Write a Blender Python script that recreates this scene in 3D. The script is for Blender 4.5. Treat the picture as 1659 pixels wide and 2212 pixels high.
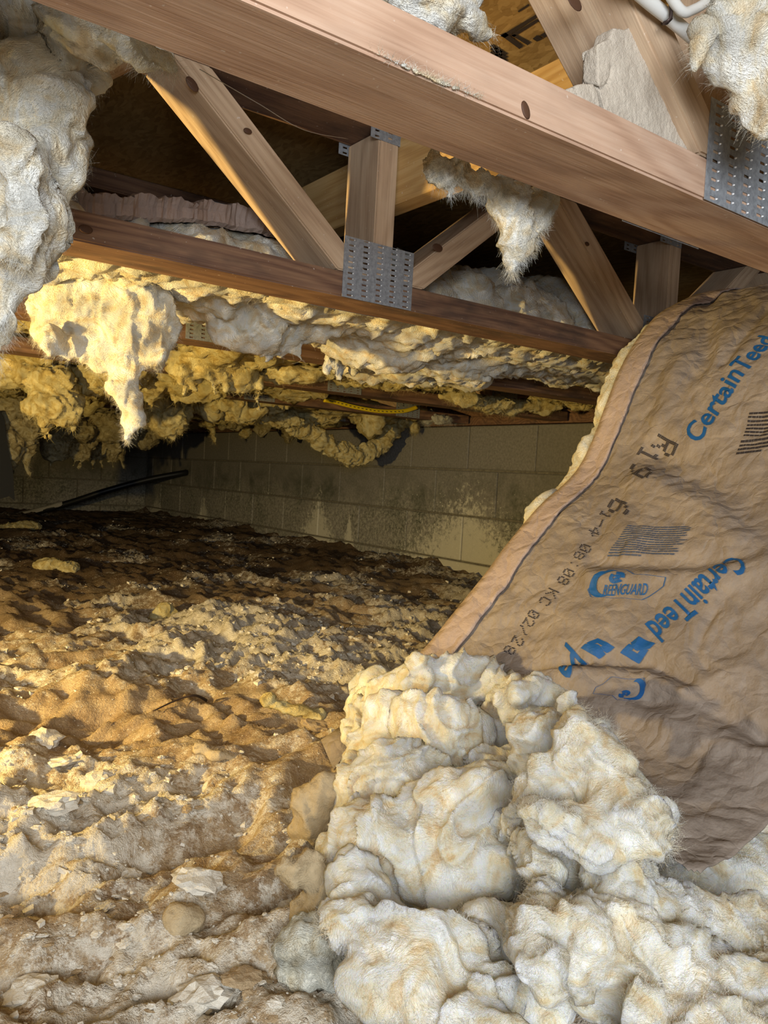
import bpy, bmesh, math, random
import numpy as np
from mathutils import Vector, Matrix
random.seed(7); RNG = np.random.default_rng(7)
for o in list(bpy.data.objects): bpy.data.objects.remove(o)
SC = bpy.context.scene; COL = SC.collection

# ------------------------------------------------------------------ camera
F, CX, CY = 1740.0, 829.5, 1106.0            # focal length and centre for the 1659 x 2212 frame
R = np.array([[.80481788, .01772952, .59325698], [-.59101338, -.06786132, .80380223], [.05451023, -.99753722, -.04413762]])
CAM = np.array([0, 0, .43])
cam = bpy.data.cameras.new('camera'); co = bpy.data.objects.new('camera', cam); COL.objects.link(co)
cam.sensor_fit = 'VERTICAL'; cam.sensor_height = 36; cam.lens = F / 2212 * 36; cam.clip_start = .01
M = Matrix.Identity(4)
for i in range(3):
    M[i][0] = R[i, 0]; M[i][1] = -R[i, 1]; M[i][2] = -R[i, 2]; M[i][3] = CAM[i]
co.matrix_world = M; SC.camera = co
# ------------------------------------------------------------------ light
w = bpy.data.worlds.new('world'); SC.world = w; w.use_nodes = True
w.node_tree.nodes['Background'].inputs[0].default_value = (.02, .022, .026, 1)
w.node_tree.nodes['Background'].inputs[1].default_value = .25
def lamp(name, kind, loc, energy, color, target=None, **kw):
    l = bpy.data.lights.new(name, kind); l.energy = energy; l.color = color
    for k, v in kw.items(): setattr(l, k, v)
    o = bpy.data.objects.new(name, l); COL.objects.link(o); o.location = loc
    if target: o.rotation_euler = (Vector(target) - Vector(loc)).to_track_quat('-Z', 'Y').to_euler()
    return o
# daylight through the access hatch behind the photographer, and a warm work lamp to the left
lamp('hatch_daylight', 'AREA', (-.35, -.62, .60), 15, (.88, .94, 1.0), (.75, 1.0, .38), shape='RECTANGLE', size=.75, size_y=.40)
lamp('work_lamp', 'SPOT', (-.75, 1.22, .32), 84, (1.0, .73, .27), (1.6, 2.45, .48), shadow_soft_size=.03, spot_size=math.radians(128), spot_blend=.9)
SC.view_settings.view_transform = 'Standard'; SC.view_settings.look = 'None'
SC.view_settings.gamma = 1; SC.view_settings.use_curve_mapping = False
SC.view_settings.exposure = 1.0
SC.cycles.adaptive_threshold = .03; SC.cycles.max_bounces = 4; SC.cycles.diffuse_bounces = 2; SC.cycles.glossy_bounces = 1; SC.cycles.transmission_bounces = 2

# ------------------------------------------------------------------ helpers
def ray(x, y): return R @ np.array([(x - CX) / F, (y - CY) / F, 1.0])
def P(x, y, X=None, Y=None, z=None):         # the point of a known plane of the place behind a spot of the photograph
    d = ray(x, y)
    t = (X - CAM[0]) / d[0] if X is not None else (Y - CAM[1]) / d[1] if Y is not None else (z - CAM[2]) / d[2]
    return CAM + t * d, t
def proj(p):
    c = (np.asarray(p) - CAM) @ R
    return np.stack([c[..., 0] / c[..., 2] * F + CX, c[..., 1] / c[..., 2] * F + CY, c[..., 2]], -1)

_perm = np.random.default_rng(3).permutation(4096).astype(np.int64)
_grad = np.random.default_rng(4).normal(size=(4096, 3)); _grad /= np.linalg.norm(_grad, axis=1)[:, None]
def pn(p):                                    # gradient noise, vectorised
    i = np.floor(p).astype(np.int64); f = p - i; u = f * f * f * (f * (f * 6 - 15) + 10)
    r = 0
    for a in (0, 1):
        for b in (0, 1):
            for c in (0, 1):
                h = _perm[(_perm[(_perm[(i[:, 0] + a) & 4095] + i[:, 1] + b) & 4095] + i[:, 2] + c) & 4095]
                g = _grad[h]; d = (f - (a, b, c))
                wgt = (u[:, 0] if a else 1 - u[:, 0]) * (u[:, 1] if b else 1 - u[:, 1]) * (u[:, 2] if c else 1 - u[:, 2])
                r = r + wgt * (g * d).sum(1)
    return r * 1.6
def fbm(p, octv=4, lac=2.03, gain=.5):
    r = 0; a = 1.0
    for k in range(octv): r = r + a * pn(p + 17.3 * k); p = p * lac; a *= gain
    return r
def ridged(p, octv=3):
    r = 0; a = 1.0
    for k in range(octv): r = r + a * (1 - np.abs(pn(p + 11.1 * k)) * 2); p = p * 2.1; a *= .5
    return r
def sstep(x, a, b):
    t = np.clip((x - a) / (b - a), 0, 1); return t * t * (3 - 2 * t)

def tag(o, label=None, cat=None, group=None, kind=None):
    for k, v in (('label', label), ('category', cat), ('group', group), ('kind', kind)):
        if v: o[k] = v
    return o
def link(name, me, mat=None, parent=None, loc=None):
    o = bpy.data.objects.new(name, me); COL.objects.link(o)
    if mat and me and not me.materials: me.materials.append(mat)
    if parent: o.parent = parent
    if loc is not None: o.location = loc
    return o
def empty(name, loc=(0, 0, 0)):
    o = bpy.data.objects.new(name, None); COL.objects.link(o); o.location = loc; o.empty_display_size = .05; return o
def mesh_np(name, V, Fc, smooth=True):
    me = bpy.data.meshes.new(name); V = np.asarray(V, np.float32); Fc = np.asarray(Fc, np.int32); k = Fc.shape[1]
    me.vertices.add(len(V)); me.vertices.foreach_set('co', V.ravel())
    me.loops.add(Fc.size); me.loops.foreach_set('vertex_index', Fc.ravel())
    me.polygons.add(len(Fc)); me.polygons.foreach_set('loop_start', np.arange(0, Fc.size, k, dtype=np.int32))
    me.polygons.foreach_set('loop_total', np.full(len(Fc), k, np.int32))
    me.update(calc_edges=True); me.validate()
    me.polygons.foreach_set('use_smooth', np.full(len(me.polygons), bool(smooth)))
    return me
def grid_faces(nr, nc):
    i = np.arange(nr - 1)[:, None] * nc + np.arange(nc - 1)[None]
    return np.stack([i, i + 1, i + nc + 1, i + nc], -1).reshape(-1, 4)
def bm_mesh(name, bm, smooth=False):
    me = bpy.data.meshes.new(name); bm.to_mesh(me); bm.free()
    if smooth: me.polygons.foreach_set('use_smooth', np.ones(len(me.polygons), bool))
    return me
def box_mesh(name, lo, hi, bev=.002, seg=1):
    bm = bmesh.new(); bmesh.ops.create_cube(bm, size=1)
    lo = Vector(lo); hi = Vector(hi)
    for v in bm.verts: v.co = Vector([(lo[i] + hi[i]) / 2 + v.co[i] * (hi[i] - lo[i]) for i in range(3)])
    if bev: bmesh.ops.bevel(bm, geom=list(bm.edges), offset=bev, segments=seg, affect='EDGES')
    return bm_mesh(name, bm)
def tube_mesh(name, pts, rad, n=10):
    pts = np.asarray(pts, float); m = len(pts); rad = np.broadcast_to(rad, (m,))
    T = np.gradient(pts, axis=0); T /= np.linalg.norm(T, axis=1)[:, None]
    a = np.cross(T, (0, 0, 1.0)); a /= np.linalg.norm(a, axis=1)[:, None] + 1e-9; b = np.cross(T, a)
    th = np.linspace(0, 2 * np.pi, n, endpoint=False)
    V = pts[:, None] + rad[:, None, None] * (np.cos(th)[None, :, None] * a[:, None] + np.sin(th)[None, :, None] * b[:, None])
    V = V.reshape(-1, 3); Q = []
    for i in range(m - 1):
        for j in range(n): Q.append((i * n + j, i * n + (j + 1) % n, (i + 1) * n + (j + 1) % n, (i + 1) * n + j))
    bm = bmesh.new(); vs = [bm.verts.new(v) for v in V]
    for q in Q: bm.faces.new([vs[k] for k in q])
    bm.faces.new(vs[:n][::-1]); bm.faces.new(vs[-n:])
    return bm_mesh(name, bm, True)
def spline(pts, n):
    pts = np.asarray(pts, float); t = np.linspace(0, len(pts) - 1, n); out = []
    for s in t:
        i = min(int(s), len(pts) - 2); f = s - i
        p0, p1, p2, p3 = pts[max(i - 1, 0)], pts[i], pts[i + 1], pts[min(i + 2, len(pts) - 1)]
        out.append(.5 * ((2 * p1) + (p2 - p0) * f + (2 * p0 - 5 * p1 + 4 * p2 - p3) * f * f + (3 * p1 - p0 - 3 * p2 + p3) * f ** 3))
    return np.array(out)

# ------------------------------------------------------------------ materials
class NT:
    def __init__(s, name, rough=.9, spec=.2):
        s.m = bpy.data.materials.new(name); s.m.use_nodes = True; s.t = s.m.node_tree
        s.b = s.t.nodes['Principled BSDF']; s.b.inputs['Roughness'].default_value = rough
        s.b.inputs['Specular IOR Level'].default_value = spec
    def n(s, typ, ins=None, **kw):
        nd = s.t.nodes.new(typ)
        for k, v in kw.items(): setattr(nd, k, v)
        for k, v in (ins or {}).items():
            if isinstance(v, bpy.types.NodeSocket): s.t.links.new(v, nd.inputs[k])
            else: nd.inputs[k].default_value = v
        return nd
    def pos(s): return s.n('ShaderNodeNewGeometry').outputs['Position']
    def obj(s): return s.n('ShaderNodeTexCoord').outputs['Object']
    def rnd(s): return s.n('ShaderNodeObjectInfo').outputs['Random']
    def scale(s, v, sc): return s.n('ShaderNodeVectorMath', {0: v, 1: sc}, operation='MULTIPLY').outputs[0]
    def add(s, v, u): return s.n('ShaderNodeVectorMath', {0: v, 1: u}, operation='ADD').outputs[0]
    def noise(s, v, sc, det=4, rough=.6, dist=0): return s.n('ShaderNodeTexNoise', {'Vector': v, 'Scale': sc, 'Detail': det, 'Roughness': rough, 'Distortion': dist}).outputs['Fac']
    def ramp(s, fac, stops):
        nd = s.n('ShaderNodeValToRGB', {'Fac': fac}); e = nd.color_ramp.elements
        while len(e) < len(stops): e.new(.5)
        for x, (p, c) in zip(e, stops): x.position = p; x.color = (*c, 1) if len(c) == 3 else c
        return nd.outputs['Color']
    def mix(s, fac, a, b, mode='MIX'):
        nd = s.n('ShaderNodeMix', data_type='RGBA', blend_type=mode)
        for k, v in ((0, fac), (6, a), (7, b)):
            if isinstance(v, bpy.types.NodeSocket): s.t.links.new(v, nd.inputs[k])
            else: nd.inputs[k].default_value = (*v, 1) if isinstance(v, tuple) and len(v) == 3 else v
        return nd.outputs[2]
    def math(s, op, a, b=0.0):
        return s.n('ShaderNodeMath', {0: a, 1: b}, operation=op).outputs[0]
    def col(s, c): s.t.links.new(c, s.b.inputs['Base Color'])
    def bump(s, h, st=.5, dist=.003, nrm=None):
        ins = {'Height': h, 'Strength': st, 'Distance': dist}
        if nrm: ins['Normal'] = nrm
        nd = s.n('ShaderNodeBump', ins); s.t.links.new(nd.outputs[0], s.b.inputs['Normal']); return nd.outputs[0]
def plain(name, c, rough=.8, metal=0, spec=.3):
    m = NT(name, rough, spec); m.b.inputs['Base Color'].default_value = (*c, 1); m.b.inputs['Metallic'].default_value = metal
    return m.m

def fibre_mat(name, white, mid, deep, dirt=.25, sss=.35):
    m = NT(name, .95, .06); p = m.pos()
    c = m.ramp(m.noise(p, 20, 3, .62, 2.2), [(.30, deep), (.45, mid), (.60, white)])
    sp = m.noise(p, 300, 1, .5)
    c = m.mix(m.ramp(sp, [(.76, (0, 0, 0)), (.82, (dirt + .2,) * 3)]), c, (.16, .12, .08)); m.col(c)
    warp = m.n('ShaderNodeTexNoise', {'Vector': p, 'Scale': 12.0, 'Detail': 1.0}).outputs['Color']
    m.bump(m.noise(m.add(m.scale(p, (210, 210, 300)), m.scale(warp, (60, 60, 60))), 1.0, 3, .8), 1.0, .005)
    if sss:
        m.b.inputs['Subsurface Weight'].default_value = sss
        m.b.inputs['Subsurface Radius'].default_value = (1, .8, .45); m.b.inputs['Subsurface Scale'].default_value = .02
    return m.m
M_FG = fibre_mat('fiberglass_cream', (.91, .89, .82), (.87, .78, .60), (.76, .58, .34), .25, 0)
M_FGN = fibre_mat('fiberglass_soft', (.93, .91, .85), (.89, .80, .61), (.80, .60, .34), .25, .5)
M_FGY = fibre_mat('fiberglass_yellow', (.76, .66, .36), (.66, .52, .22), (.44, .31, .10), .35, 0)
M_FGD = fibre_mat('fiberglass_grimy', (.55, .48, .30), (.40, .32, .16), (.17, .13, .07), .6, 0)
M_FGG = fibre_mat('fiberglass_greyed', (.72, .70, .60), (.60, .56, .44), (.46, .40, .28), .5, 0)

def wood_mat(name, light, mid, dark, stain=.3, stainc=(.12, .08, .06)):
    m = NT(name, .75, .25); v = m.add(m.obj(), m.n('ShaderNodeCombineXYZ', {0: m.math('MULTIPLY', m.rnd(), 31.0), 1: m.math('MULTIPLY', m.rnd(), 7.0), 2: 0.0}).outputs[0])
    wp = m.n('ShaderNodeTexNoise', {'Vector': m.scale(v, (2.2, 9, 9)), 'Scale': 1.0, 'Detail': 1.0}).outputs['Color']
    q = m.add(m.scale(v, (1.2, 40, 40)), m.scale(wp, (.0, 7, 7)))
    g = m.n('ShaderNodeTexWave', {'Vector': q, 'Scale': .42, 'Distortion': 3.0, 'Detail': 3.0, 'Detail Scale': 1.2}, wave_type='BANDS', bands_direction='Z').outputs['Fac']
    fib = m.noise(m.scale(v, (9, 300, 300)), 1.0, 2, .7)
    c = m.ramp(m.math('ADD', m.math('MULTIPLY', g, .26), m.math('MULTIPLY', fib, .74)), [(.22, dark), (.5, mid), (.78, light)])
    s = m.noise(m.scale(v, (5, 14, 14)), 1.0, 4, .7)
    c = m.mix(m.ramp(s, [(.48, (0, 0, 0)), (.72, (stain,) * 3)]), c, stainc)
    d = m.noise(v, 190, 1, .5)
    c = m.mix(m.ramp(d, [(.74, (0, 0, 0)), (.80, (.5,) * 3)]), c, (.75, .68, .6))
    m.col(c); m.bump(fib, .35, .0012); return m.m
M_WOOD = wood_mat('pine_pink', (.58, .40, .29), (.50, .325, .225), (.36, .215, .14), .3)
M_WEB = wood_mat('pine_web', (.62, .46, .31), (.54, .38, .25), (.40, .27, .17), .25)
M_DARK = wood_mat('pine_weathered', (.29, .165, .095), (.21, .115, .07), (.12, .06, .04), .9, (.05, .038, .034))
M_TOP = wood_mat('pine_orange', (.66, .44, .2), (.58, .36, .14), (.46, .26, .09), .1)
M_TOPY = wood_mat('pine_strongback', (.66, .44, .2), (.58, .36, .14), (.46, .26, .09), .1)
for nd in M_TOPY.node_tree.nodes:
    if nd.type == 'VECT_MATH' and nd.operation == 'MULTIPLY' and not nd.inputs[1].is_linked: v_ = nd.inputs[1].default_value; nd.inputs[1].default_value = (v_[1], v_[0], v_[2])
M_KNOT = plain('knot_wood', (.085, .04, .022), .6)

def steel(name, c):
    m = NT(name, .5, .5); m.b.inputs['Metallic'].default_value = .25
    m.col(m.ramp(m.noise(m.obj(), 160, 4, .7), [(.3, tuple(.55 * x for x in c)), (.65, c)]))
    m.bump(m.noise(m.obj(), 300, 2), .2, .0006); return m.m
M_STEEL = steel('galvanised_steel', (.36, .38, .41)); M_TOOTH = plain('bright_steel', (.85, .86, .88), .3, .4)

def block_mat():
    m = NT('concrete_block', .95, .15); p = m.pos(); r = m.rnd()
    c = m.ramp(m.noise(p, 90, 5, .75), [(.3, (.17, .155, .13)), (.55, (.27, .25, .215)), (.75, (.35, .33, .285))])
    c = m.mix(m.math('MULTIPLY', r, .5), c, (.20, .185, .155))
    x = m.n('ShaderNodeSeparateXYZ', {0: p})
    damp = m.math('MULTIPLY', m.ramp(m.noise(p, 4.2, 6, .75, .6), [(.45, (0, 0, 0)), (.62, (.8,) * 3)]),
                  m.ramp(m.math('ADD', x.outputs[2], m.math('MULTIPLY', m.noise(p, 6), .1)), [(.40, (1, 1, 1)), (.56, (.06,) * 3)]))
    c = m.mix(damp, c, (.085, .09, .06))
    # efflorescence: speckle and feathered crust low on the wall
    sp = m.noise(p, 55, 5, .8)
    lowf = m.ramp(m.math('SUBTRACT', x.outputs[2], m.math('MULTIPLY', m.noise(p, 3.2, 3), .42)), [(.0, (.55,) * 3), (.16, (0, 0, 0))])
    c = m.mix(m.math('MULTIPLY', lowf, m.ramp(sp, [(.42, (0, 0, 0)), (.62, (1, 1, 1))])), c, (.66, .62, .50))
    en = m.math('MULTIPLY', m.math('SUBTRACT', m.noise(p, 30, 5, .8), .5), 2.4)
    for cy_, wd, zt in ((2.85, .46, .40), (4.2, .20, .32), (3.85, .06, .22), (5.9, .12, .20), (6.9, .16, .16)):
        dy = m.math('DIVIDE', m.math('ABSOLUTE', m.math('SUBTRACT', x.outputs[1], cy_)), wd)
        e = m.math('ADD', m.math('MULTIPLY', dy, .8), m.math('DIVIDE', x.outputs[2], zt))
        e = m.math('ADD', e, en)
        c = m.mix(m.ramp(e, [(.62, (.9,) * 3), (1.0, (0, 0, 0))]), c, (.70, .66, .53))
    fl = m.n('ShaderNodeTexVoronoi', {'Vector': p, 'Scale': 42.0}).outputs['Distance']
    near = m.ramp(m.n('ShaderNodeMapRange', {0: m.math('ABSOLUTE', m.math('SUBTRACT', x.outputs[1], 2.9)), 1: 0.0, 2: 1.0}).outputs[0], [(.15, (1, 1, 1)), (.7, (0, 0, 0))])
    lowz = m.ramp(x.outputs[2], [(.30, (1, 1, 1)), (.48, (0, 0, 0))])
    c = m.mix(m.math('MULTIPLY', m.math('MULTIPLY', near, lowz), m.ramp(m.math('ADD', fl, m.math('MULTIPLY', m.noise(p, 9), .3)), [(.24, (1, 1, 1)), (.30, (0, 0, 0))])), c, (.74, .70, .58))
    m.col(c); m.bump(m.noise(p, 330, 1, .7), .6, .003); return m.m
M_BLOCK = block_mat()
def mortar():
    m = NT('mortar', .95, .1); p = m.pos()
    m.col(m.ramp(m.noise(p, 60, 5), [(.3, (.13, .115, .085)), (.7, (.25, .225, .17))])); m.bump(m.noise(p, 200, 3), .5, .003); return m.m
M_MORTAR = mortar()

def soil():
    m = NT('soil', .97, .1); p = m.pos()
    a = m.n('ShaderNodeAttribute', attribute_name='crust').outputs['Fac']
    c = m.ramp(m.noise(p, 14, 4, .7, .4), [(.28, (.22, .14, .075)), (.48, (.39, .28, .165)), (.68, (.52, .40, .25))])
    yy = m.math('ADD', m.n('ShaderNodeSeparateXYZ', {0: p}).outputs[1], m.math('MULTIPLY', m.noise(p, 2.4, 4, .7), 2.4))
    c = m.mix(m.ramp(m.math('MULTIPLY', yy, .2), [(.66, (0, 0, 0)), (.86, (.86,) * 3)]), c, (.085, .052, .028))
    g = m.noise(p, 240, 2, .8)
    c = m.mix(m.ramp(g, [(.35, (.4,) * 3), (.55, (0, 0, 0))]), c, (.17, .10, .045))
    cr = m.math('ADD', a, m.math('MULTIPLY', m.math('SUBTRACT', m.noise(p, 48, 4, .8), .5), 1.7))
    cw = m.ramp(m.noise(p, 60, 2), [(.3, (.55, .48, .37)), (.7, (.80, .74, .63))])
    c = m.mix(m.ramp(cr, [(.46, (0, 0, 0)), (.72, (.85,) * 3)]), c, cw)
    sp = m.noise(p, 300, 1, .5)
    c = m.mix(m.ramp(sp, [(.68, (0, 0, 0)), (.73, (.8,) * 3)]), c, (.72, .66, .55))
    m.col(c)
    m.bump(m.noise(p, 130, 4, .8), .9, .006); return m.m
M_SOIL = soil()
def crumb(name, a, b):
    m = NT(name, .95, .1); p = m.pos()
    m.col(m.mix(m.noise(p, 120, 4), a, b)); m.bump(m.noise(p, 260, 4, .8), .8, .003); return m.m
M_CRUMB = crumb('mineral_crust', (.58, .51, .40), (.83, .78, .68)); M_CLOD = crumb('soil_clod', (.34, .23, .12), (.56, .43, .27))
M_DUSTY = crumb('dusty_lump', (.40, .30, .17), (.58, .46, .29))

def kraft(name, a, b, dirt):
    m = NT(name, .72, .3); p = m.pos()
    c = m.ramp(m.noise(p, 26, 6, .7, .6), [(.3, a), (.68, b)])
    c = m.mix(m.ramp(m.noise(p, 7, 4, .6), [(.42, (0, 0, 0)), (.66, (.55,) * 3)]), c, dirt)
    c = m.mix(m.ramp(m.noise(p, 330, 3, .6), [(.62, (0, 0, 0)), (.72, (.35,) * 3)]), c, (.22, .13, .08))
    m.col(c)
    q = m.add(m.scale(p, (28, 28, 28)), m.scale(m.n('ShaderNodeTexNoise', {'Vector': p, 'Scale': 20.0}).outputs['Color'], (1.5,) * 3))
    cre = m.n('ShaderNodeTexVoronoi', {'Vector': q, 'Scale': 1.0}, feature='DISTANCE_TO_EDGE').outputs['Distance']
    h = m.math('ADD', m.math('MULTIPLY', m.math('MINIMUM', cre, .25), 1.6), m.math('MULTIPLY', m.noise(p, 60, 3, .7), .6))
    m.bump(h, .75, .005); return m.m
M_KRAFT = kraft('kraft_paper', (.215, .17, .135), (.315, .255, .205), (.175, .138, .108))
M_FLANGE = kraft('kraft_flange', (.35, .26, .22), (.44, .335, .285), (.28, .21, .175))
M_INK = plain('blue_ink', (.010, .085, .26), .6); M_BLACK = plain('black_ink', (.035, .028, .03), .7)
M_GREYINK = plain('slate_ink', (.06, .075, .12), .7)
def osb():
    m = NT('strand_board', .85, .2); p = m.pos()
    q = m.add(m.scale(p, (150, 60, 70)), m.scale(m.n('ShaderNodeTexNoise', {'Vector': p, 'Scale': 9.0, 'Detail': 2.0}).outputs['Color'], (9, 9, 0)))
    v = m.n('ShaderNodeTexVoronoi', {'Vector': q, 'Scale': 1.0, 'Randomness': 1.0}).outputs['Color']
    s = m.math('ADD', m.math('MULTIPLY', m.n('ShaderNodeSeparateColor', {0: v}).outputs[0], .5), m.math('MULTIPLY', m.noise(m.scale(p, (200, 60, 60)), 1.0, 5, .7), .5))
    m.col(m.ramp(s, [(.2, (.25, .155, .06)), (.5, (.35, .23, .095)), (.8, (.44, .30, .135))])); m.bump(s, .3, .002); return m.m
M_OSB = osb()
M_HOSE = plain('black_rubber', (.012, .012, .013), .45, 0, .5)
M_YCABLE = plain('yellow_sheath', (.85, .62, .02), .4); M_WCABLE = plain('white_sheath', (.66, .65, .62), .45)
M_STAPLE = plain('rusty_staple', (.07, .05, .045), .5, .6)
M_POST = plain('black_plastic_sheet', (.01, .01, .01), .55)

# ------------------------------------------------------------------ fibreglass builder
RIGHT, UPV, FWD = R[:, 0], -R[:, 1], R[:, 2]
def El(px, py, rx, ry, rot=0, dr=.75, X=None, Y=None, z=None):
    c, t = P(px, py, X, Y, z); k = t / F; a = math.radians(rot)
    ax = np.stack([RIGHT * math.cos(a) - UPV * math.sin(a), RIGHT * math.sin(a) + UPV * math.cos(a), FWD], 1)
    return c, np.array([rx * k, ry * k, dr * .5 * (rx + ry) * k]), ax
def Ew(c, r): return np.array(c, float), np.array(r, float), np.eye(3)
def chain(pts, radii, n=10, wob=.15, dr=.9, **pl):    # tapering strand of ellipsoids along a spotted path
    out = []; S = spline([(a[0], a[1]) for a in pts], n); Rr = np.interp(np.linspace(0, 1, n), np.linspace(0, 1, len(radii)), radii)
    for (x, y), r in zip(S, Rr):
        out.append(El(x + random.uniform(-wob, wob) * r, y + random.uniform(-wob, wob) * r, r * random.uniform(.85, 1.2), r * random.uniform(.95, 1.35), random.uniform(-30, 30), dr, **pl))
    return out
def tufts(x0, y0, x1, y1, n, length, rad, **pl):      # torn tassels hanging from an edge
    out = []
    for i in range(n):
        f = (i + random.random()) / n; x = x0 + (x1 - x0) * f; y = y0 + (y1 - y0) * f
        L = length * random.uniform(.35, 1.2); r = rad * random.uniform(.6, 1.2); dx = random.uniform(-.3, .3) * L
        out += chain([(x, y - r), (x + dx * .5, y + L * .5), (x + dx, y + L)], [r, r * .75, r * .3], max(4, int(L / r * 1.6)), .2, **pl)
    return out
_ico = None
def fluff(name, ells, voxel, mat, amp=(.010, .004, .0015), fr=(11, 30, 85), fib=0, fiblen=.02, fibw=.0002, seed=0, parent=None, droop=0., melt=9):
    global _ico
    if _ico is None:
        bm = bmesh.new(); bmesh.ops.create_icosphere(bm, subdivisions=3, radius=1); bm.verts.ensure_lookup_table()
        _ico = (np.array([v.co for v in bm.verts]), np.array([[v.index for v in f.verts] for f in bm.faces])); bm.free()
    V = []; T = []; k = 0
    for c, r, ax in ells:
        V.append(c + (_ico[0] * r) @ ax.T); T.append(_ico[1] + k); k += len(_ico[0])
    V = np.concatenate(V); ks = np.concatenate([np.full(len(_ico[0]), min(r)) for c, r, ax in ells])[:, None]
    vn = lambda f, o: np.stack([pn(V * f + o), pn(V * f + o + 31), pn(V * f + o + 67)], 1)
    V = V + np.minimum(ks * .55, .016) * vn(15, seed) + np.minimum(ks * .30, .007) * vn(38, seed + 9)
    tmp = mesh_np('tmp', V, np.concatenate(T)); to = bpy.data.objects.new('tmp', tmp); COL.objects.link(to)
    md = to.modifiers.new('r', 'REMESH'); md.mode = 'VOXEL'; md.voxel_size = voxel
    sm = to.modifiers.new('s', 'SMOOTH'); sm.iterations = melt; sm.factor = .6
    dg = bpy.context.evaluated_depsgraph_get(); me = bpy.data.meshes.new_from_object(to.evaluated_get(dg))
    bpy.data.objects.remove(to); bpy.data.meshes.remove(tmp)
    n = len(me.vertices); p = np.empty(n * 3, np.float32); me.vertices.foreach_get('co', p); p = p.reshape(-1, 3).astype(float)
    nr = np.empty(n * 3, np.float32); me.vertices.foreach_get('normal', nr); nr = nr.reshape(-1, 3).astype(float)
    s = seed * 7.7
    wv = np.stack([pn(p * 5 + s + 3), pn(p * 5 + s + 41), pn(p * 5 + s + 77)], 1)
    q = p + .09 * wv                                                        # swirled lay of the fibres
    lay = 3.2 * fbm(p * fr[0] * .55 + .5 * wv + s, 2) + 5; lay = lay - np.floor(lay)               # peeled layers with torn lips
    d = amp[0] * .6 * fbm(q * fr[0] + s, 2) + amp[0] * .75 * (lay ** 1.6 * (1 - sstep(lay, .90, 1.0)) - .35)
    d += amp[1] * .6 * (ridged(q * fr[1] * np.array([1, .35, .8]) + s, 2) - .8) + amp[2] * (ridged(q * fr[2] * np.array([1.2, .2, .7]) + s, 2) - .8) + amp[1] * .9 * fbm((p + .02 * wv) * fr[1] * 1.7 + s + 5, 3, 2.2, .6)
    p2 = p + nr * d[:, None] + amp[1] * .8 * np.stack([pn(q * 40 + 5), pn(q * 40 + 25), pn(q * 40 + 45)], 1)
    me.vertices.foreach_set('co', p2.astype(np.float32).ravel()); me.update()
    me.polygons.foreach_set('use_smooth', np.ones(len(me.polygons), bool)); me.name = name
    me.materials.clear(); o = link(name, me, mat, parent)
    if fib:
        idx = RNG.integers(0, n, fib); b = p2[idx] - nr[idx] * .002; N = nr[idx]
        fw_ = np.stack([pn(b * 7 + s + 3), pn(b * 7 + s + 41), pn(b * 7 + s + 77)], 1) + RNG.normal(size=(fib, 3)) * .22
        t = fw_ - N * (fw_ * N).sum(1)[:, None]; t /= np.linalg.norm(t, axis=1)[:, None] + 1e-9
        L = fiblen * RNG.uniform(.3, 1.0, fib)[:, None] ; lift = RNG.uniform(.02, .15, fib)[:, None] + .35 * (RNG.uniform(0, 1, fib)[:, None] > .97)
        curl = np.cross(N, t) * RNG.uniform(-1.3, 1.3, fib)[:, None]
        steps = []; S = 2
        for j in range(S + 1):
            f = j / S; c = b + L * (t * f * (1 - .15 * f) + N * lift * (f - .45 * f * f) + curl * f * f) + np.array([0, 0, -droop]) * L * f * f
            wd = fibw * (1 - .7 * f); sd = np.cross(t, N); steps += [c + sd * wd, c - sd * wd]
        Vs = np.stack(steps, 1).reshape(-1, 3); base = np.arange(fib)[:, None] * (2 * S + 2)
        Q = np.concatenate([base + np.array([2 * j, 2 * j + 1, 2 * j + 3, 2 * j + 2])[None] for j in range(S)])
        tag(link('loose_fibers', mesh_np('loose_fibers', Vs, Q), M_FG if mat is M_FGN else mat, o), kind='stuff')
    return o

# ------------------------------------------------------------------ floor
def floor_h(x, y):
    p = np.stack([x, y, np.zeros_like(x)], 1)
    wv = np.stack([pn(p * 2.2 + 5), pn(p * 2.2 + 50), np.zeros(len(x))], 1)
    q = p + .10 * wv
    h = .026 * pn(q * 2.1 + 3) + .026 * (ridged(q * 3.9 + 9, 2) - .8) + .013 * (ridged(q * 9.5 + 4, 2) - .8) + .008 * fbm(q * 15, 2)
    h = h + .012 * np.clip(pn(q * 7 + 31), 0, 1) - .018 * np.clip(pn(q * 5.1 + 71), 0, 1)
    fade = sstep(y, 4.5, 6.5)
    return h * (1 - .35 * fade) - .012
def crust_m(x, y):
    p = np.stack([x, y, np.zeros_like(x)], 1)
    a = .53 + .55 * fbm(p * 2.6 + 40, 3)
    a = a + .30 * np.exp(-((x - 1.1) / .45) ** 2 - ((y - 1.75) / .5) ** 2) + .22 * np.exp(-((x - .22) / .16) ** 2 - ((y - 1.05) / .18) ** 2)
    a = a + .18 * np.exp(-((x - .42) / .16) ** 2 - ((y - .60) / .14) ** 2) - .25 * sstep(y, 2.3, 3.2)
    return a
ys = [-.9]
while ys[-1] < 7.3: ys.append(ys[-1] + .0055 + .0052 * max(ys[-1] - .9, 0) + (.03 if ys[-1] < .2 else 0))
ys = np.array(ys); xs = np.concatenate([np.arange(-1.3, -.1, .03), np.arange(-.1, 1.6, .0070), np.arange(1.6, 2.66, .014)])
gx, gy = np.meshgrid(xs, ys); fx, fy = gx.ravel(), gy.ravel()
cr = crust_m(fx, fy)
pf = np.stack([fx, fy, np.zeros_like(fx)], 1)
wall_rise = .05 * np.exp(-np.clip(2.6 - fx, 0, 9) / .12) * (.5 + pn(pf * 3 + 2))
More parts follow.
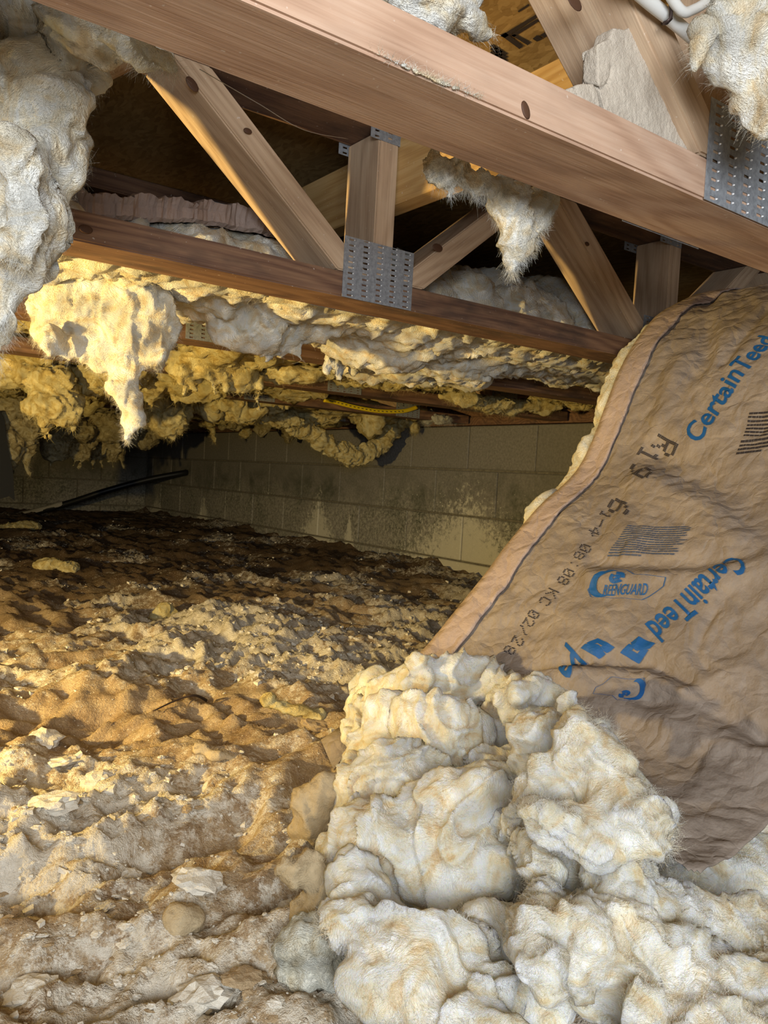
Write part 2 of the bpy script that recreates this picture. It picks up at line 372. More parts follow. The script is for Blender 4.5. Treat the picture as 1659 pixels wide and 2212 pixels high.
fz = floor_h(fx, fy) + .012 * sstep(cr, .40, .75) * (ridged(pf * 24, 4) - .7) + .0045 * fbm(pf * 42, 3) + wall_rise
fm = mesh_np('floor', np.stack([fx, fy, fz], 1), grid_faces(len(ys), len(xs)))
at = fm.attributes.new('crust', 'FLOAT', 'POINT'); at.data.foreach_set('value', cr.astype(np.float32))
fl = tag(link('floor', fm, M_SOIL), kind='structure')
FZ = fz.reshape(gx.shape)
def ground(x, y):                              # height of the dirt, read off the floor mesh
    x = np.clip(np.atleast_1d(np.asarray(x, float)), xs[0], xs[-1] - 1e-6); y = np.clip(np.atleast_1d(np.asarray(y, float)), ys[0], ys[-1] - 1e-6)
    j = np.searchsorted(xs, x, 'right') - 1; i = np.searchsorted(ys, y, 'right') - 1
    a = (x - xs[j]) / (xs[j + 1] - xs[j]); b = (y - ys[i]) / (ys[i + 1] - ys[i])
    return (FZ[i, j] * (1 - a) + FZ[i, j + 1] * a) * (1 - b) + (FZ[i + 1, j] * (1 - a) + FZ[i + 1, j + 1] * a) * b
def on_floor(px, py):
    z = 0.
    for _ in range(6): c, t = P(px, py, z=z); z = float(ground(c[0], c[1])[0])
    return np.array([c[0], c[1], z]), t

# ------------------------------------------------------------------ block walls (each block a piece)
XW, YW = 2.60, 7.18
ZT, Z1, Z2, Z3 = .695, .482, .262, .042          # joints of the courses
def block_wall(name, axis, runs, thick=.15):
    zc = (-.30 + ZT) / 2
    if axis == 'x': me = box_mesh(name, (XW + .008, -1.2, -.3), (XW + thick, YW + thick, ZT - .004), 0)
    else: me = box_mesh(name, (-1.6, YW + .008, -.3), (XW + .008, YW + thick, ZT - .004), 0)
    wl = tag(link(name, me, M_MORTAR), kind='structure')
    variants = {}
    for z0, z1, off, lo, hi in runs:
        L = .437; s = off
        while s < hi:
            a, b = max(s, lo), min(s + L, hi)
            if b - a > .06:
                j = .0045; key = (round(b - a, 3), round(z1 - z0, 3), axis)
                if key not in variants:
                    bm = bmesh.new(); bmesh.ops.create_cube(bm, size=1)
                    for v in bm.verts: v.co = Vector((v.co.x * .03, v.co.y * (b - a - 2 * j), v.co.z * (z1 - z0 - 2 * j)))
                    bmesh.ops.bevel(bm, geom=list(bm.edges), offset=.004, segments=1, affect='EDGES'); variants[key] = bm_mesh('block', bm)
                pr = random.uniform(-.002, .0025)
                o = link('block', variants[key], M_BLOCK, wl)
                if axis == 'x': o.location = (XW + .014 + pr, (a + b) / 2, (z0 + z1) / 2)
                else: o.location = ((a + b) / 2, YW + .014 + pr, (z0 + z1) / 2); o.rotation_euler = (0, 0, math.pi / 2)
                o.rotation_euler[0 if axis == 'x' else 1] += random.uniform(-.004, .004)
            s += L
    return wl
block_wall('wall_back', 'x', [(Z1, ZT, -1.081 + .02, -1.0, YW), (Z2, Z1, -1.27, -1.0, YW), (Z3, Z2, -1.05, -1.0, YW), (-.17, Z3, -1.27, -1.0, YW)])
block_wall('wall_left', 'y', [(Z1, ZT, -1.5, -1.5, XW), (Z2, Z1, -1.30, -1.5, XW), (Z3, Z2, -1.5, -1.5, XW), (-.17, Z3, -1.3, -1.5, XW)])

# ------------------------------------------------------------------ deck overhead
ZB, ZC, ZU, ZD = .70, .738, .967, 1.005            # chord bottom, chord top, top chord underside, deck
ceil = tag(link('ceiling', box_mesh('ceiling', (-1.6, -1.2, ZD + .0005), (XW + .15, YW + .15, ZD + .02), 0), M_OSB), kind='structure')
def board(name, poly, y0, y1, mat, parent, ang=0., bev=.0022):   # outline in the truss plane, grain along ang
    c = np.mean(poly, 0); ca, sa = math.cos(-ang), math.sin(-ang); bm = bmesh.new(); lo = []; hi = []
    for x, z in poly:
        dx, dz = x - c[0], z - c[1]; u, v = dx * ca - dz * sa, dx * sa + dz * ca
        lo.append(bm.verts.new((u, y0 - (y0 + y1) / 2, v))); hi.append(bm.verts.new((u, (y1 - y0) / 2, v)))
    k = len(poly); bm.faces.new(lo[::-1]); bm.faces.new(hi)
    for i in range(k): bm.faces.new((lo[i], lo[(i + 1) % k], hi[(i + 1) % k], hi[i]))
    bmesh.ops.recalc_face_normals(bm, faces=bm.faces); bmesh.ops.bevel(bm, geom=list(bm.edges), offset=bev, segments=2, affect='EDGES')
    o = link(name, bm_mesh(name, bm), mat, parent, (c[0], (y0 + y1) / 2, c[1])); o.rotation_euler = (0, -ang, 0); return o
def plate_mesh(wd, ht, cols, rows):
    V = []; Q = []
    def quad(x0, x1, z0, z1):
        k = len(V); V.extend([(x0, 0, z0), (x1, 0, z0), (x1, 0, z1), (x0, 0, z1)]); Q.append((k, k + 1, k + 2, k + 3))
    cw = wd / cols; rh = ht / rows; teeth = []
    for c in range(cols):
        x0 = -wd / 2 + c * cw; a, b = x0 + cw * .32, x0 + cw * .64; off = (c % 2) * rh * .35
        quad(x0, a, -ht / 2, ht / 2); quad(b, x0 + cw, -ht / 2, ht / 2); z = -ht / 2
        for r in range(rows):
            s0 = -ht / 2 + r * rh + rh * .3 + off; s1 = min(s0 + rh * .34, ht / 2 - .001)
            quad(a, b, z, s0); z = s1; teeth.append((b + cw * .03 + random.uniform(-.0006, .0006), (s0 + s1) / 2))
        quad(a, b, z, ht / 2)
    return mesh_np('truss_plate', V, Q, False), teeth
PM, PT = plate_mesh(.134, .092, 5, 11); PMt, PTt = plate_mesh(.075, .05, 3, 6)
bm = bmesh.new(); bmesh.ops.create_icosphere(bm, subdivisions=1, radius=1)
for v in bm.verts: v.co = Vector((v.co.x * .0013, v.co.y * .0018, v.co.z * .0012))
TOOTH = bm_mesh('tooth', bm, True); TOOTH.materials.append(M_TOOTH)
bm = bmesh.new(); bmesh.ops.create_uvsphere(bm, u_segments=14, v_segments=8, radius=1)
for v in bm.verts: v.co = Vector((v.co.x * .011, v.co.y * .0012, v.co.z * .0065))
KNOT = bm_mesh('knot', bm, True); KNOT.materials.append(M_KNOT)

LAB = ['closest floor truss crossing the top of the view, pinkish chord with toothed plate at right',
       'second floor truss with dark weathered bottom chord and shiny plate at its web joint',
       'third floor truss, mostly hidden by sagging insulation, grey plate showing left of the kraft batt',
       'fourth floor truss, brown chord running below the torn insulation in the middle',
       'fifth floor truss, brown chord right behind the yellow cable',
       'sixth floor truss beyond the yellow cable', 'seventh floor truss, far back above the hanging wool',
       'eighth floor truss, far back near the block corner', 'ninth floor truss, almost hidden in far insulation',
       'tenth and farthest floor truss, next to the left block wall']
XE = 2.585
def truss(k):
    y0 = .441 + .606 * k; y1 = y0 + .0889; t = empty('floor_truss', (0, 0, 0)); tag(t, LAB[k], 'truss', 'floor trusses overhead')
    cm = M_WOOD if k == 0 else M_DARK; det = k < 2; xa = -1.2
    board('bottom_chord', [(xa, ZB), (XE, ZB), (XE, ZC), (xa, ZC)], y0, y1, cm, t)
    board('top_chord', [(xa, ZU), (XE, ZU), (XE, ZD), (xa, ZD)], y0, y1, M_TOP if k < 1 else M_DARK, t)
    js = [.745 - 1.48, .745 - .74, .745, .745 + .74, .745 + 1.48]
    for j in js:
        e = .001
        sh = .022 if abs(j - 1.485) < .01 else 0
        if -1.1 < j < 2.5: board('web', [(j - .020 + sh, ZC + e), (j + .018 + sh, ZC + e), (j + .018 + sh, ZU - e), (j - .020 + sh, ZU - e)], y0, y1, M_WEB, t, math.pi / 2)
        sl = math.atan2(ZU - ZC, .277)
        for sg in (-1, 1):
            b0, b1 = j + sg * .0235, j + sg * .0835; t0, t1 = b0 + sg * .277, b1 + sg * .277
            if max(abs(t1 - .7), 0) > 1.85: continue
            board('web', [(b0, ZC + e), (b1, ZC + e), (t1, ZU - e), (t0, ZU - e)][::sg], y0, y1, M_WEB, t, sl if sg > 0 else math.pi - sl)
        for me, tt, pz, px_ in ((PM, PT, ZB + .046, -.008), (PMt, PTt, ZU + .008, 0)):
            if not -1.1 < j < 2.5: continue
            for side in ((-1, 1) if det else (-1,)):
                o = link('truss_plate', me, M_STEEL, t, (j + px_, (y0 - .0006) if side < 0 else y1 + .0006, pz))
                md = o.modifiers.new('thick', 'SOLIDIFY'); md.thickness = .0006; md.offset = 1 if side < 0 else -1
                if side < 0 and det and me is PM and j > .5:
                    for x, z in tt: link('tooth', TOOTH, None, o, (x, -.0012, z))
    return t
TR = [truss(k) for k in range(10)]
def knot(px, py, Y, k, s=1., rot=0):
    c, t = P(px, py, Y=Y); o = link('knot', KNOT, None, TR[k], (c[0], Y - .0003, c[2])); o.scale = (s, 1, s); o.rotation_euler = (0, math.radians(rot), 0)
knot(1135, 238, .441, 0, .62, 60); knot(415, 182, 1.047, 1, 1.0, 40); knot(535, 283, 1.043, 1, .6); knot(1268, 527, 1.043, 1, .6); knot(945, 535, 1.043, 1, 1.0)
knot(1240, 3, .47, 0, .9, 20); knot(185, 495, 1.043, 1, .8)
tag(link('strongback_board', box_mesh('strongback_board', (.7645, -.9, .862), (.8025, 6.62, .9655), .002), M_TOPY), 'orange timber strongback running crosswise through the trusses beside the upright webs', 'timber')
sill = tag(link('sill_plate', box_mesh('sill_plate', (XW + .002, -1.2, ZT), (XW + .14, YW, ZT + .04), .002), M_DARK), 'brown timber sill plate lying along the top of the long block wall', 'timber')
rim = tag(link('rim_joist', box_mesh('rim_joist', (XW + .01, -1.2, ZT + .041), (XW + .05, YW, ZD), .002), M_DARK), 'dark rim board standing on the sill plate at the truss ends', 'timber')

# black stamps printed on the strand board
def stamp(polys):
    bm = bmesh.new()
    for pl in polys: bm.faces.new([bm.verts.new(tuple(P(x, y, z=ZD - .0008)[0])) for x, y in pl])
    return link('printed_stamp', bm_mesh('printed_stamp', bm), M_BLACK, ceil)
stamp([[(1080, 78), (1160, 30), (1166, 34), (1090, 82)], [(1080, 75), (1092, 70), (1130, 100), (1122, 106)], [(1102, 76), (1158, 42), (1164, 46), (1110, 80)],
       [(1158, 42), (1166, 40), (1186, 58), (1180, 62)], [(1104, 76), (1112, 74), (1146, 92), (1140, 98)], [(1150, 84), (1160, 76), (1172, 84), (1160, 90)], [(1166, 76), (1180, 68), (1188, 74), (1176, 82)],
       [(1118, 24), (1142, 8), (1144, 12), (1121, 27)]])
stamp([[(1062 + 9 * i, 96 + 6 * i + 7 * j), (1078 + 9 * i, 104 + 6 * i + 7 * j), (1074 + 9 * i, 108 + 6 * i + 7 * j), (1058 + 9 * i, 100 + 6 * i + 7 * j)] for i in range(3) for j in range(3)])
stamp([[(1022, 4 + 13 * i), (1030, 2 + 13 * i), (1031, 10 + 13 * i), (1023, 12 + 13 * i)] for i in range(4)])

# ------------------------------------------------------------------ kraft-faced batt hanging from the second bay
LP_ = np.array([(1.78, .83), (1.62, .855), (1.51, .838), (1.355, .765), (1.247, .652), (1.147, .473), (1.035, .380), (.924, .262), (.82, .155), (.755, .115)])
RP_ = np.array([(1.78, .83), (1.60, .845), (1.48, .82), (1.33, .75), (1.215, .64), (1.105, .47), (.995, .34), (.915, .22), (.80, .115), (.645, .085)])
NU, NV = 150, 330
la, ra = spline(LP_, NV), spline(RP_, NV)
u = np.linspace(0, 1, NU); Yl, Yr = .965, .395
S = np.zeros((NV, NU, 3))
for i in range(NV):
    f = u; xz = la[i][None] * (1 - f)[:, None] + ra[i][None] * f[:, None]
    S[i, :, 0] = xz[:, 0]; S[i, :, 2] = xz[:, 1]; S[i, :, 1] = Yl + (Yr - Yl) * f + (.012 * math.sin(i / 40.)) * (1 - f)
du = np.gradient(S, axis=1); dv = np.gradient(S, axis=0); NRM = np.cross(dv, du); NRM /= np.linalg.norm(NRM, axis=2)[..., None]
if NRM[NV // 2, NU // 2] @ (CAM - S[NV // 2, NU // 2]) < 0: NRM = -NRM
flat = S.reshape(-1, 3); q = flat + .02 * np.stack([pn(flat * 9), pn(flat * 9 + 30), pn(flat * 9 + 60)], 1)
d = .009 * fbm(q * 5 + 4, 2) + .0045 * (ridged(q * 8 + 8, 2) - .8) + .0018 * (ridged(q * 34 + 2, 2) - .8)
d = d.reshape(NV, NU)
PX = proj(S)
def px_line(pts):                                 # distance, in metres on the sheet, to a crease spotted in the photograph
    pp = []
    for a, b in pts:
        dd = (PX[..., 0] - a) ** 2 + (PX[..., 1] - b) ** 2; pp.append(S.reshape(-1, 3)[dd.argmin()])
    pp = spline(pp, 40); dist = np.full((NV, NU), 9.)
    for c in pp: dist = np.minimum(dist, np.linalg.norm(S - c, axis=2))
    return dist
for pts, a, wd in (([(1540, 640), (1520, 760), (1500, 800)], -.014, .018), ([(1560, 640), (1440, 860), (1395, 960)], .010, .02), ([(1659, 660), (1560, 780)], -.010, .014),
                   ([(1290, 1215), (1450, 1215), (1620, 1190)], -.010, .016), ([(1280, 1245), (1420, 1245), (1560, 1245)], .010, .022),
                   ([(1400, 960), (1560, 1060), (1659, 1180)], -.010, .03), ([(1380, 1040), (1520, 1100), (1640, 1200)], .012, .03),
                   ([(1150, 1440), (1350, 1425), (1430, 1435), (1530, 1500), (1640, 1580)], -.014, .013), ([(1180, 1470), (1400, 1460), (1600, 1560)], .012, .02),
                   ([(1400, 1510), (1500, 1520), (1659, 1600)], -.008, .01), ([(1540, 1320), (1505, 1400), (1530, 1450)], -.006, .006), ([(1250, 1480), (1420, 1560), (1659, 1640)], .010, .02)):
    d += a * np.exp(-(px_line(pts) / wd) ** 2)
edge = sstep(u, 0, .06)[None] * 1.0
SH = S + NRM * (d * (.25 + .75 * edge))[..., None]
du = np.gradient(SH, axis=1); dv = np.gradient(SH, axis=0); NH = np.cross(dv, du); NH /= np.linalg.norm(NH, axis=2)[..., None]
if NH[NV // 2, NU // 2] @ (CAM - SH[NV // 2, NU // 2]) < 0: NH = -NH
PXH = proj(SH)
# ragged torn end
vend = np.array([.925 + .03 * pn(np.array([[a * 9, 3.3, 1.1]]))[0] for a in u]) + .06 * sstep(u, .55, 1.0)
keep = (np.linspace(0, 1, NV)[:, None] <= vend[None])
Q = grid_faces(NV, NU); kf = keep.reshape(-1)[Q].all(1)
batt = empty('insulation_batt', tuple(SH[NV - 40, NU // 2])); bo = Vector(batt.location)
tag(batt, 'kraft paper faced batt with blue lettering hanging down from the joists at right', 'insulation')
def child(name, me, mat, par=batt):
    o = link(name, me, mat, par)
    if par is batt: o.location = -bo
    return o
if np.dot(np.cross(SH[101, 60] - SH[100, 60], SH[100, 61] - SH[100, 60]), NH[100, 60]) > 0: Q = Q[:, ::-1]
fc = child('paper_facing', mesh_np('paper_facing', SH.reshape(-1, 3), Q[kf]), M_KRAFT)
md = fc.modifiers.new('thick', 'SOLIDIFY'); md.thickness = .0012; md.offset = -1
def sheet(uu, vv, off):                            # point of the crumpled sheet
    a = np.clip(np.asarray(uu) * (NU - 1), 0, NU - 1.001); b = np.clip(np.asarray(vv) * (NV - 1), 0, NV - 1.001)
    i, j = b.astype(int), a.astype(int); fb, fa = (b - i)[..., None], (a - j)[..., None]
    def sm(A): return (A[i, j] * (1 - fa) + A[i, j + 1] * fa) * (1 - fb) + (A[i + 1, j] * (1 - fa) + A[i + 1, j + 1] * fa) * fb
    return sm(SH) + off * sm(NH)
def uv_at(px, py):
    dd = (PXH[..., 0] - px) ** 2 + (PXH[..., 1] - py) ** 2; i, j = np.unravel_index(dd.argmin(), dd.shape)
    i0, j0 = min(max(i, 1), NV - 2), min(max(j, 1), NU - 2)
    Jm = np.stack([(PXH[i0, j0 + 1] - PXH[i0, j0 - 1])[:2] / 2, (PXH[i0 + 1, j0] - PXH[i0 - 1, j0])[:2] / 2], 1)
    st = np.clip(np.linalg.solve(Jm, np.array([px, py]) - PXH[i, j, :2]), -2, 2)
    return np.array([(j + st[0]) / (NU - 1), (i + st[1]) / (NV - 1)])
# doubled stapling flange along the left edge
fu = np.linspace(-.0, .085, 8); fv = np.linspace(.13, .935, 150); FU, FV = np.meshgrid(fu, fv)
fp = sheet(FU, FV, .0045)
fp[:, :, 1] += np.where(FU == 0, .006, 0)
fo = child('stapling_flange', mesh_np('stapling_flange', fp.reshape(-1, 3), grid_faces(150, 8)), M_FLANGE)
md = fo.modifiers.new('thick', 'SOLIDIFY'); md.thickness = .0025; md.offset = 0
def show(bm_or_polys, o3, name, mat, off=.0014):
    """lay flat artwork (bmesh in artwork units) on the paper: o3 = spots of (0,0), (1,0) and (0,1)"""
    bm = bm_or_polys; O = uv_at(*o3[0]); A = uv_at(*o3[1]) - O; B = uv_at(*o3[2]) - O
    bmesh.ops.triangulate(bm, faces=bm.faces)
    for _ in range(4):
        def world_len(e):
            a, b = [O + A * v.co.x + B * v.co.y for v in e.verts]
            return math.hypot((a[0] - b[0]) * .57, (a[1] - b[1]) * 1.55)
        es = [e for e in bm.edges if world_len(e) > .005]
        if not es: break
        bmesh.ops.subdivide_edges(bm, edges=es, cuts=1); bmesh.ops.triangulate(bm, faces=bm.faces)
    vs = np.array([v.co[:2] for v in bm.verts]); uv = O + vs[:, :1] * A + vs[:, 1:2] * B
    W = sheet(uv[:, 0], uv[:, 1], off)
    for v, p_ in zip(bm.verts, W): v.co = p_
    bm.verts.index_update()
    return child(name, bm_mesh(name, bm), mat)
def text_bm(txt, bold=.018, shear=0.):
    cu = bpy.data.curves.new('t', 'FONT'); cu.body = txt; cu.offset = bold; cu.shear = shear; cu.resolution_u = 3; cu.space_character = 1.02
    o = bpy.data.objects.new('t', cu); COL.objects.link(o); dg = bpy.context.evaluated_depsgraph_get(); dg.update()
    me = bpy.data.meshes.new_from_object(o.evaluated_get(dg)); bm = bmesh.new(); bm.from_mesh(me)
    bpy.data.objects.remove(o); bpy.data.curves.remove(cu); bpy.data.meshes.remove(me)
    xs_ = [v.co.x for v in bm.verts]; x0, x1 = min(xs_), max(xs_); 
    for v in bm.verts: v.co = Vector(((v.co.x - x0) / (x1 - x0), v.co.y / .73, 0))
    bmesh.ops.remove_doubles(bm, verts=bm.verts, dist=1e-5)
    return bm
def polys_bm(pls):
    bm = bmesh.new()
    for pl in pls: bm.faces.new([bm.verts.new((x, y, 0)) for x, y in pl])
    return bm
# origin = baseline start, then baseline end, then top of the first letter
show(text_bm('CertainTeed'), ((1510, 961), (1677, 735), (1476, 936)), 'printed_lettering', M_INK)
show(text_bm('CertainTeed'), ((1585, 1200), (1394, 1350), (1622, 1226)), 'printed_lettering', M_INK)
show(text_bm('ed'), ((1232, 1476), (1268, 1436), (1200, 1450)), 'printed_lettering', M_INK)
FLAG = [[(0, 0), (.42, 0), (.42, .42), (.62, .42), (.62, .55), (.3, .55), (.3, .9), (0, .9)], [(.5, 0), (1, 0), (1, .9), (.38, .9), (.38, .63), (.7, .63), (.7, .34), (.5, .34)]]
show(polys_bm(FLAG), ((1380, 1375), (1340, 1410), (1420, 1392)), 'printed_flag', M_INK)
show(polys_bm(FLAG), ((1294, 1424), (1328, 1398), (1252, 1399)), 'printed_flag', M_INK)
def ring_pts(cx, cy, rx, ry, a0, a1, n): return [(cx + rx * math.cos(math.radians(a0 + (a1 - a0) * i / (n - 1))), cy + ry * math.sin(math.radians(a0 + (a1 - a0) * i / (n - 1)))) for i in range(n)]
def logo(o3):
    bm = bmesh.new(); out = ring_pts(.22, .5, .22, .48, 70, 290, 22); inn = ring_pts(.295, .52, .185, .41, 76, 278, 22)
    for i in range(21): bm.faces.new([bm.verts.new((x, y, 0)) for x, y in (out[i], out[i + 1], inn[i + 1], inn[i])])
    show(bm, o3, 'printed_crescent', M_INK)
    g = []
    for i in range(12):
        for j, (r0, r1) in enumerate(((0, .045), (.05, .10))):
            if (i * 5 + j * 3) % 7 == 2: continue
            a0, a1 = i * 30, i * 30 + 29
            pts = ring_pts(.36, .70, r1, r1 * 2.1, a0, a1, 4) + (ring_pts(.36, .70, r0, r0 * 2.1, a1, a0, 4) if r0 else [(.36, .70)])
            g.append(pts)
    show(polys_bm(g), o3, 'printed_globe', M_INK)
    fr = [(.0, .3), (.10, .02), (.8, .0), (1.0, .5), (.98, .8), (.55, .86), (.40, 1.05), (.18, 1.06)]; g = []
    for i in range(len(fr)):
        a, b = np.array(fr[i]), np.array(fr[(i + 1) % len(fr)]); t = b - a; nn = np.array([-t[1], t[0]]) / np.linalg.norm(t) * .006
        g.append([tuple(a - nn), tuple(b - nn), tuple(b + nn), tuple(a + nn)])
    show(polys_bm(g), o3, 'printed_outline', M_INK)
O_ = np.array
lg = ((1262, 1292), (1422, 1300), (1290, 1232)); logo(lg)
show(text_bm('REENGUARD', .01, .15), ((1302, 1288), (1398, 1286), (1306, 1262)), 'printed_lettering', M_INK)
logo(((1402, 1462), (1300, 1462), (1380, 1520)))
# rows of small print
def rows(o3, nr, seed, mat):
    rr = random.Random(seed); g = []
    for r in range(nr):
        y = 1 - (r + .5) / nr; h = .26 / nr; x = 0; end = rr.uniform(.86, 1.0) if r < nr - 1 else .5
        while x < end:
            wd = rr.uniform(.03, .09); g.append([(x, y - h), (min(x + wd, end), y - h), (min(x + wd, end), y + h), (x, y + h)]); x += wd + .014
    show(polys_bm(g), o3, 'printed_small_print', mat)
rows(((1312, 1204), (1462, 1208), (1357, 1134)), 14, 3, M_GREYINK)
rows(((1606, 945), (1720, 935), (1620, 890)), 7, 5, M_BLACK); rows(((1590, 985), (1700, 972), (1602, 950)), 4, 6, M_BLACK)
DOT = {'R': '11110 10001 10001 11110 10100 10010 10001', '1': '00100 01100 00100 00100 00100 00100 01110', '9': '01110 10001 10001 01111 00001 00010 01100', '6': '00110 01000 10000 11110 10001 10001 01110',
       '/': '00001 00001 00010 00100 01000 10000 10000', '4': '00010 00110 01010 10010 11111 00010 00010', '0': '01110 10001 10011 10101 11001 10001 01110', '8': '01110 10001 10001 01110 10001 10001 01110',
       ':': '00000 00100 00000 00000 00000 00100 00000', 'K': '10001 10010 10100 11000 10100 10010 10001', 'C': '01110 10001 10000 10000 10000 10001 01110', '2': '01110 10001 00001 00010 00100 01000 11111', '.': '00000 00000 00000 00000 00000 00000 00100', '-': '00000 00000 00000 11111 00000 00000 00000'}
def dots(ch, c, d_, up, dense=1):
    """one dot-matrix character: c = spot of its centre, d_ = reading direction, up = its height, both in photo spots"""
    g = []
    for r, row in enumerate(DOT[ch].split()):
        for k, v in enumerate(row):
            if v == '1':
                for a in range(dense):
                    for b in range(dense):
                        x = (k + (a + .5) / dense) / 5; y = 1 - (r + (b + .5) / dense) / 7; w_, h_ = .36 / 5 / dense * 1.1, .36 / 7 / dense * 1.1
                        g.append([(x - w_, y - h_), (x + w_, y - h_), (x + w_, y + h_), (x - w_, y + h_)])
    c, d_, up = O_(c, float), O_(d_, float), O_(up, float); o = c - d_ / 2 - up / 2
    show(polys_bm(g), (o, o + d_, o + up), 'printed_code', M_BLACK)
for ch, c in (('R', (1436, 962)), ('1', (1402, 985)), ('9', (1384, 1022))): dots(ch, c, (-18, 28), (44, 24), 2)
dots('6', (1338, 1098), (-18, 28), (44, 24), 2)
for ch, c in (('1', (1308, 1113)), ('-', (1298, 1130)), ('4', (1285, 1148)), ('.', (1289, 1162)), ('0', (1264, 1185)), ('8', (1252, 1202)), (':', (1241, 1220)), ('0', (1229, 1238)), ('8', (1217, 1255)),
              ('K', (1193, 1282)), ('C', (1178, 1300)), ('0', (1153, 1328)), ('2', (1143, 1345)), ('/', (1131, 1362)), ('2', (1119, 1385)), ('8', (1101, 1405))): dots(ch, c, (-9, 14), (22, 10))

# glass-fibre body behind the paper
ell = []
for i in range(8, int(NV * .93), 7):
    for f, rad in ((.0, .046 if 60 < i < 215 else .02), (.22, .055), (.5, .06), (.8, .055)):
        c = S[i, int(f * (NU - 1))] - NRM[i, int(f * (NU - 1))] * (rad * 1.05 + (.026 if f > 0 else .012)); 
        if f == 0 and 60 < i < 215: c = c + np.array([0, .026, .006])
        c[2] = max(c[2], rad * .6)
        ell.append(Ew(c, (rad, rad * 1.7 if f else rad * 1.1, rad)))
fb = fluff('fiber_body', ell, .008, M_FG, (.005, .003, .001), fib=4000, fiblen=.014, seed=3, parent=batt); fb.location = -bo

# ------------------------------------------------------------------ heap of peeled fibreglass in front
def Z(px, py, z, rx, ry, rot=0, dr=.75): return El(px + random.uniform(-12, 12), py + random.uniform(-12, 12), rx * random.uniform(.8, 1.15), ry * random.uniform(.8, 1.15), rot + random.uniform(-35, 35), dr, z=z + random.uniform(-.008, .008))
heap = [Z(925, 1500, .105, 130, 70), Z(1060, 1510, .11, 120, 70), Z(860, 1600, .085, 90, 110), Z(970, 1610, .09, 140, 120), Z(1090, 1610, .09, 120, 120),
        Z(860, 1730, .065, 120, 120), Z(980, 1770, .07, 150, 140), Z(1090, 1740, .065, 110, 110), Z(815, 1860, .045, 95, 130), Z(930, 1890, .05, 150, 120), Z(1060, 1890, .045, 120, 110),
        Z(820, 2010, .03, 95, 120), Z(930, 2050, .035, 150, 110), Z(1080, 2040, .02, 130, 120), Z(880, 2160, .02, 140, 90), Z(1020, 2180, .03, 150, 100), Z(1130, 2160, .01, 120, 80), Z(980, 2260, .03, 190, 90)]
heap += chain([(820, 1540), (785, 1680), (765, 1850), (770, 2000)], [60, 56, 56, 60], 12, .2, z=.045) + chain([(890, 1480), (1010, 1475), (1110, 1510)], [56, 54, 50], 9, .2, z=.135)
ho = tag(fluff('fiberglass_heap', heap, .0035, M_FGN, (.014, .0042, .0013), (11, 22, 70), fib=52000, fiblen=.019, seed=11, melt=36), 'big cream heap of peeled fiberglass lying in the foreground, left of the paper', 'insulation')
flap = [Z(1150, 1540, .155, 70, 50, 30), Z(1200, 1600, .165, 110, 80, 20), Z(1290, 1680, .165, 130, 90, 30), Z(1200, 1700, .15, 90, 90), Z(1350, 1760, .15, 120, 80, 15), Z(1250, 1780, .145, 110, 70), Z(1405, 1785, .13, 60, 60), Z(1150, 1650, .14, 60, 60), Z(1240, 1560, .17, 40, 40)]
flap += chain([(1130, 1500), (1190, 1490), (1250, 1540), (1350, 1630)], [30, 34, 26, 18], 10, .2, z=.185) + chain([(1130, 1700), (1180, 1800), (1300, 1830), (1450, 1830)], [22, 24, 26, 22], 14, .2, z=.135)
tag(fluff('fiberglass_flap', flap, .0034, M_FGN, (.009, .0034, .0012), (12, 26, 80), fib=32000, fiblen=.017, seed=23, melt=22), 'thick white flap of fiberglass folded over the heap beside the paper edge', 'insulation')
rope = chain([(1080, 1780), (1150, 1850), (1180, 1950), (1150, 2020), (1180, 2110)], [26, 40, 44, 50, 44], 20, .2, z=.085)
rope += chain([(1330, 1850), (1340, 1930), (1300, 1990)], [80, 95, 60], 9, .2, z=.085) + chain([(1240, 1990), (1350, 2030), (1480, 2040)], [50, 60, 50], 11, .25, z=.085) + chain([(1210, 1900), (1260, 1880)], [50, 60], 4, .2, z=.07)
rope += chain([(1430, 1990), (1560, 1980), (1659, 2010), (1720, 2080)], [50, 60, 56, 50], 12, .3, z=.075) + chain([(1300, 2070), (1430, 2120), (1580, 2110), (1690, 2160)], [56, 64, 66, 60], 14, .3, z=.06)
rope += chain([(1380, 2200), (1520, 2200), (1680, 2230)], [70, 76, 80], 9, .3, z=.045) + chain([(1460, 1890), (1560, 1900), (1680, 1900)], [60, 70, 80], 8, .2, z=.03)
rope += [Z(1330, 2150, .03, 110, 70), Z(1420, 2230, .04, 120, 80), Z(1560, 2250, .05, 140, 90), Z(1680, 2220, .05, 130, 90), Z(1250, 2110, .05, 70, 70)]
tag(fluff('fiberglass_strands', rope, .0034, M_FGN, (.010, .0036, .0012), (12, 26, 80), fib=40000, fiblen=.019, seed=37, melt=14), 'twisted ropes of white fiberglass in the bottom right corner', 'insulation')

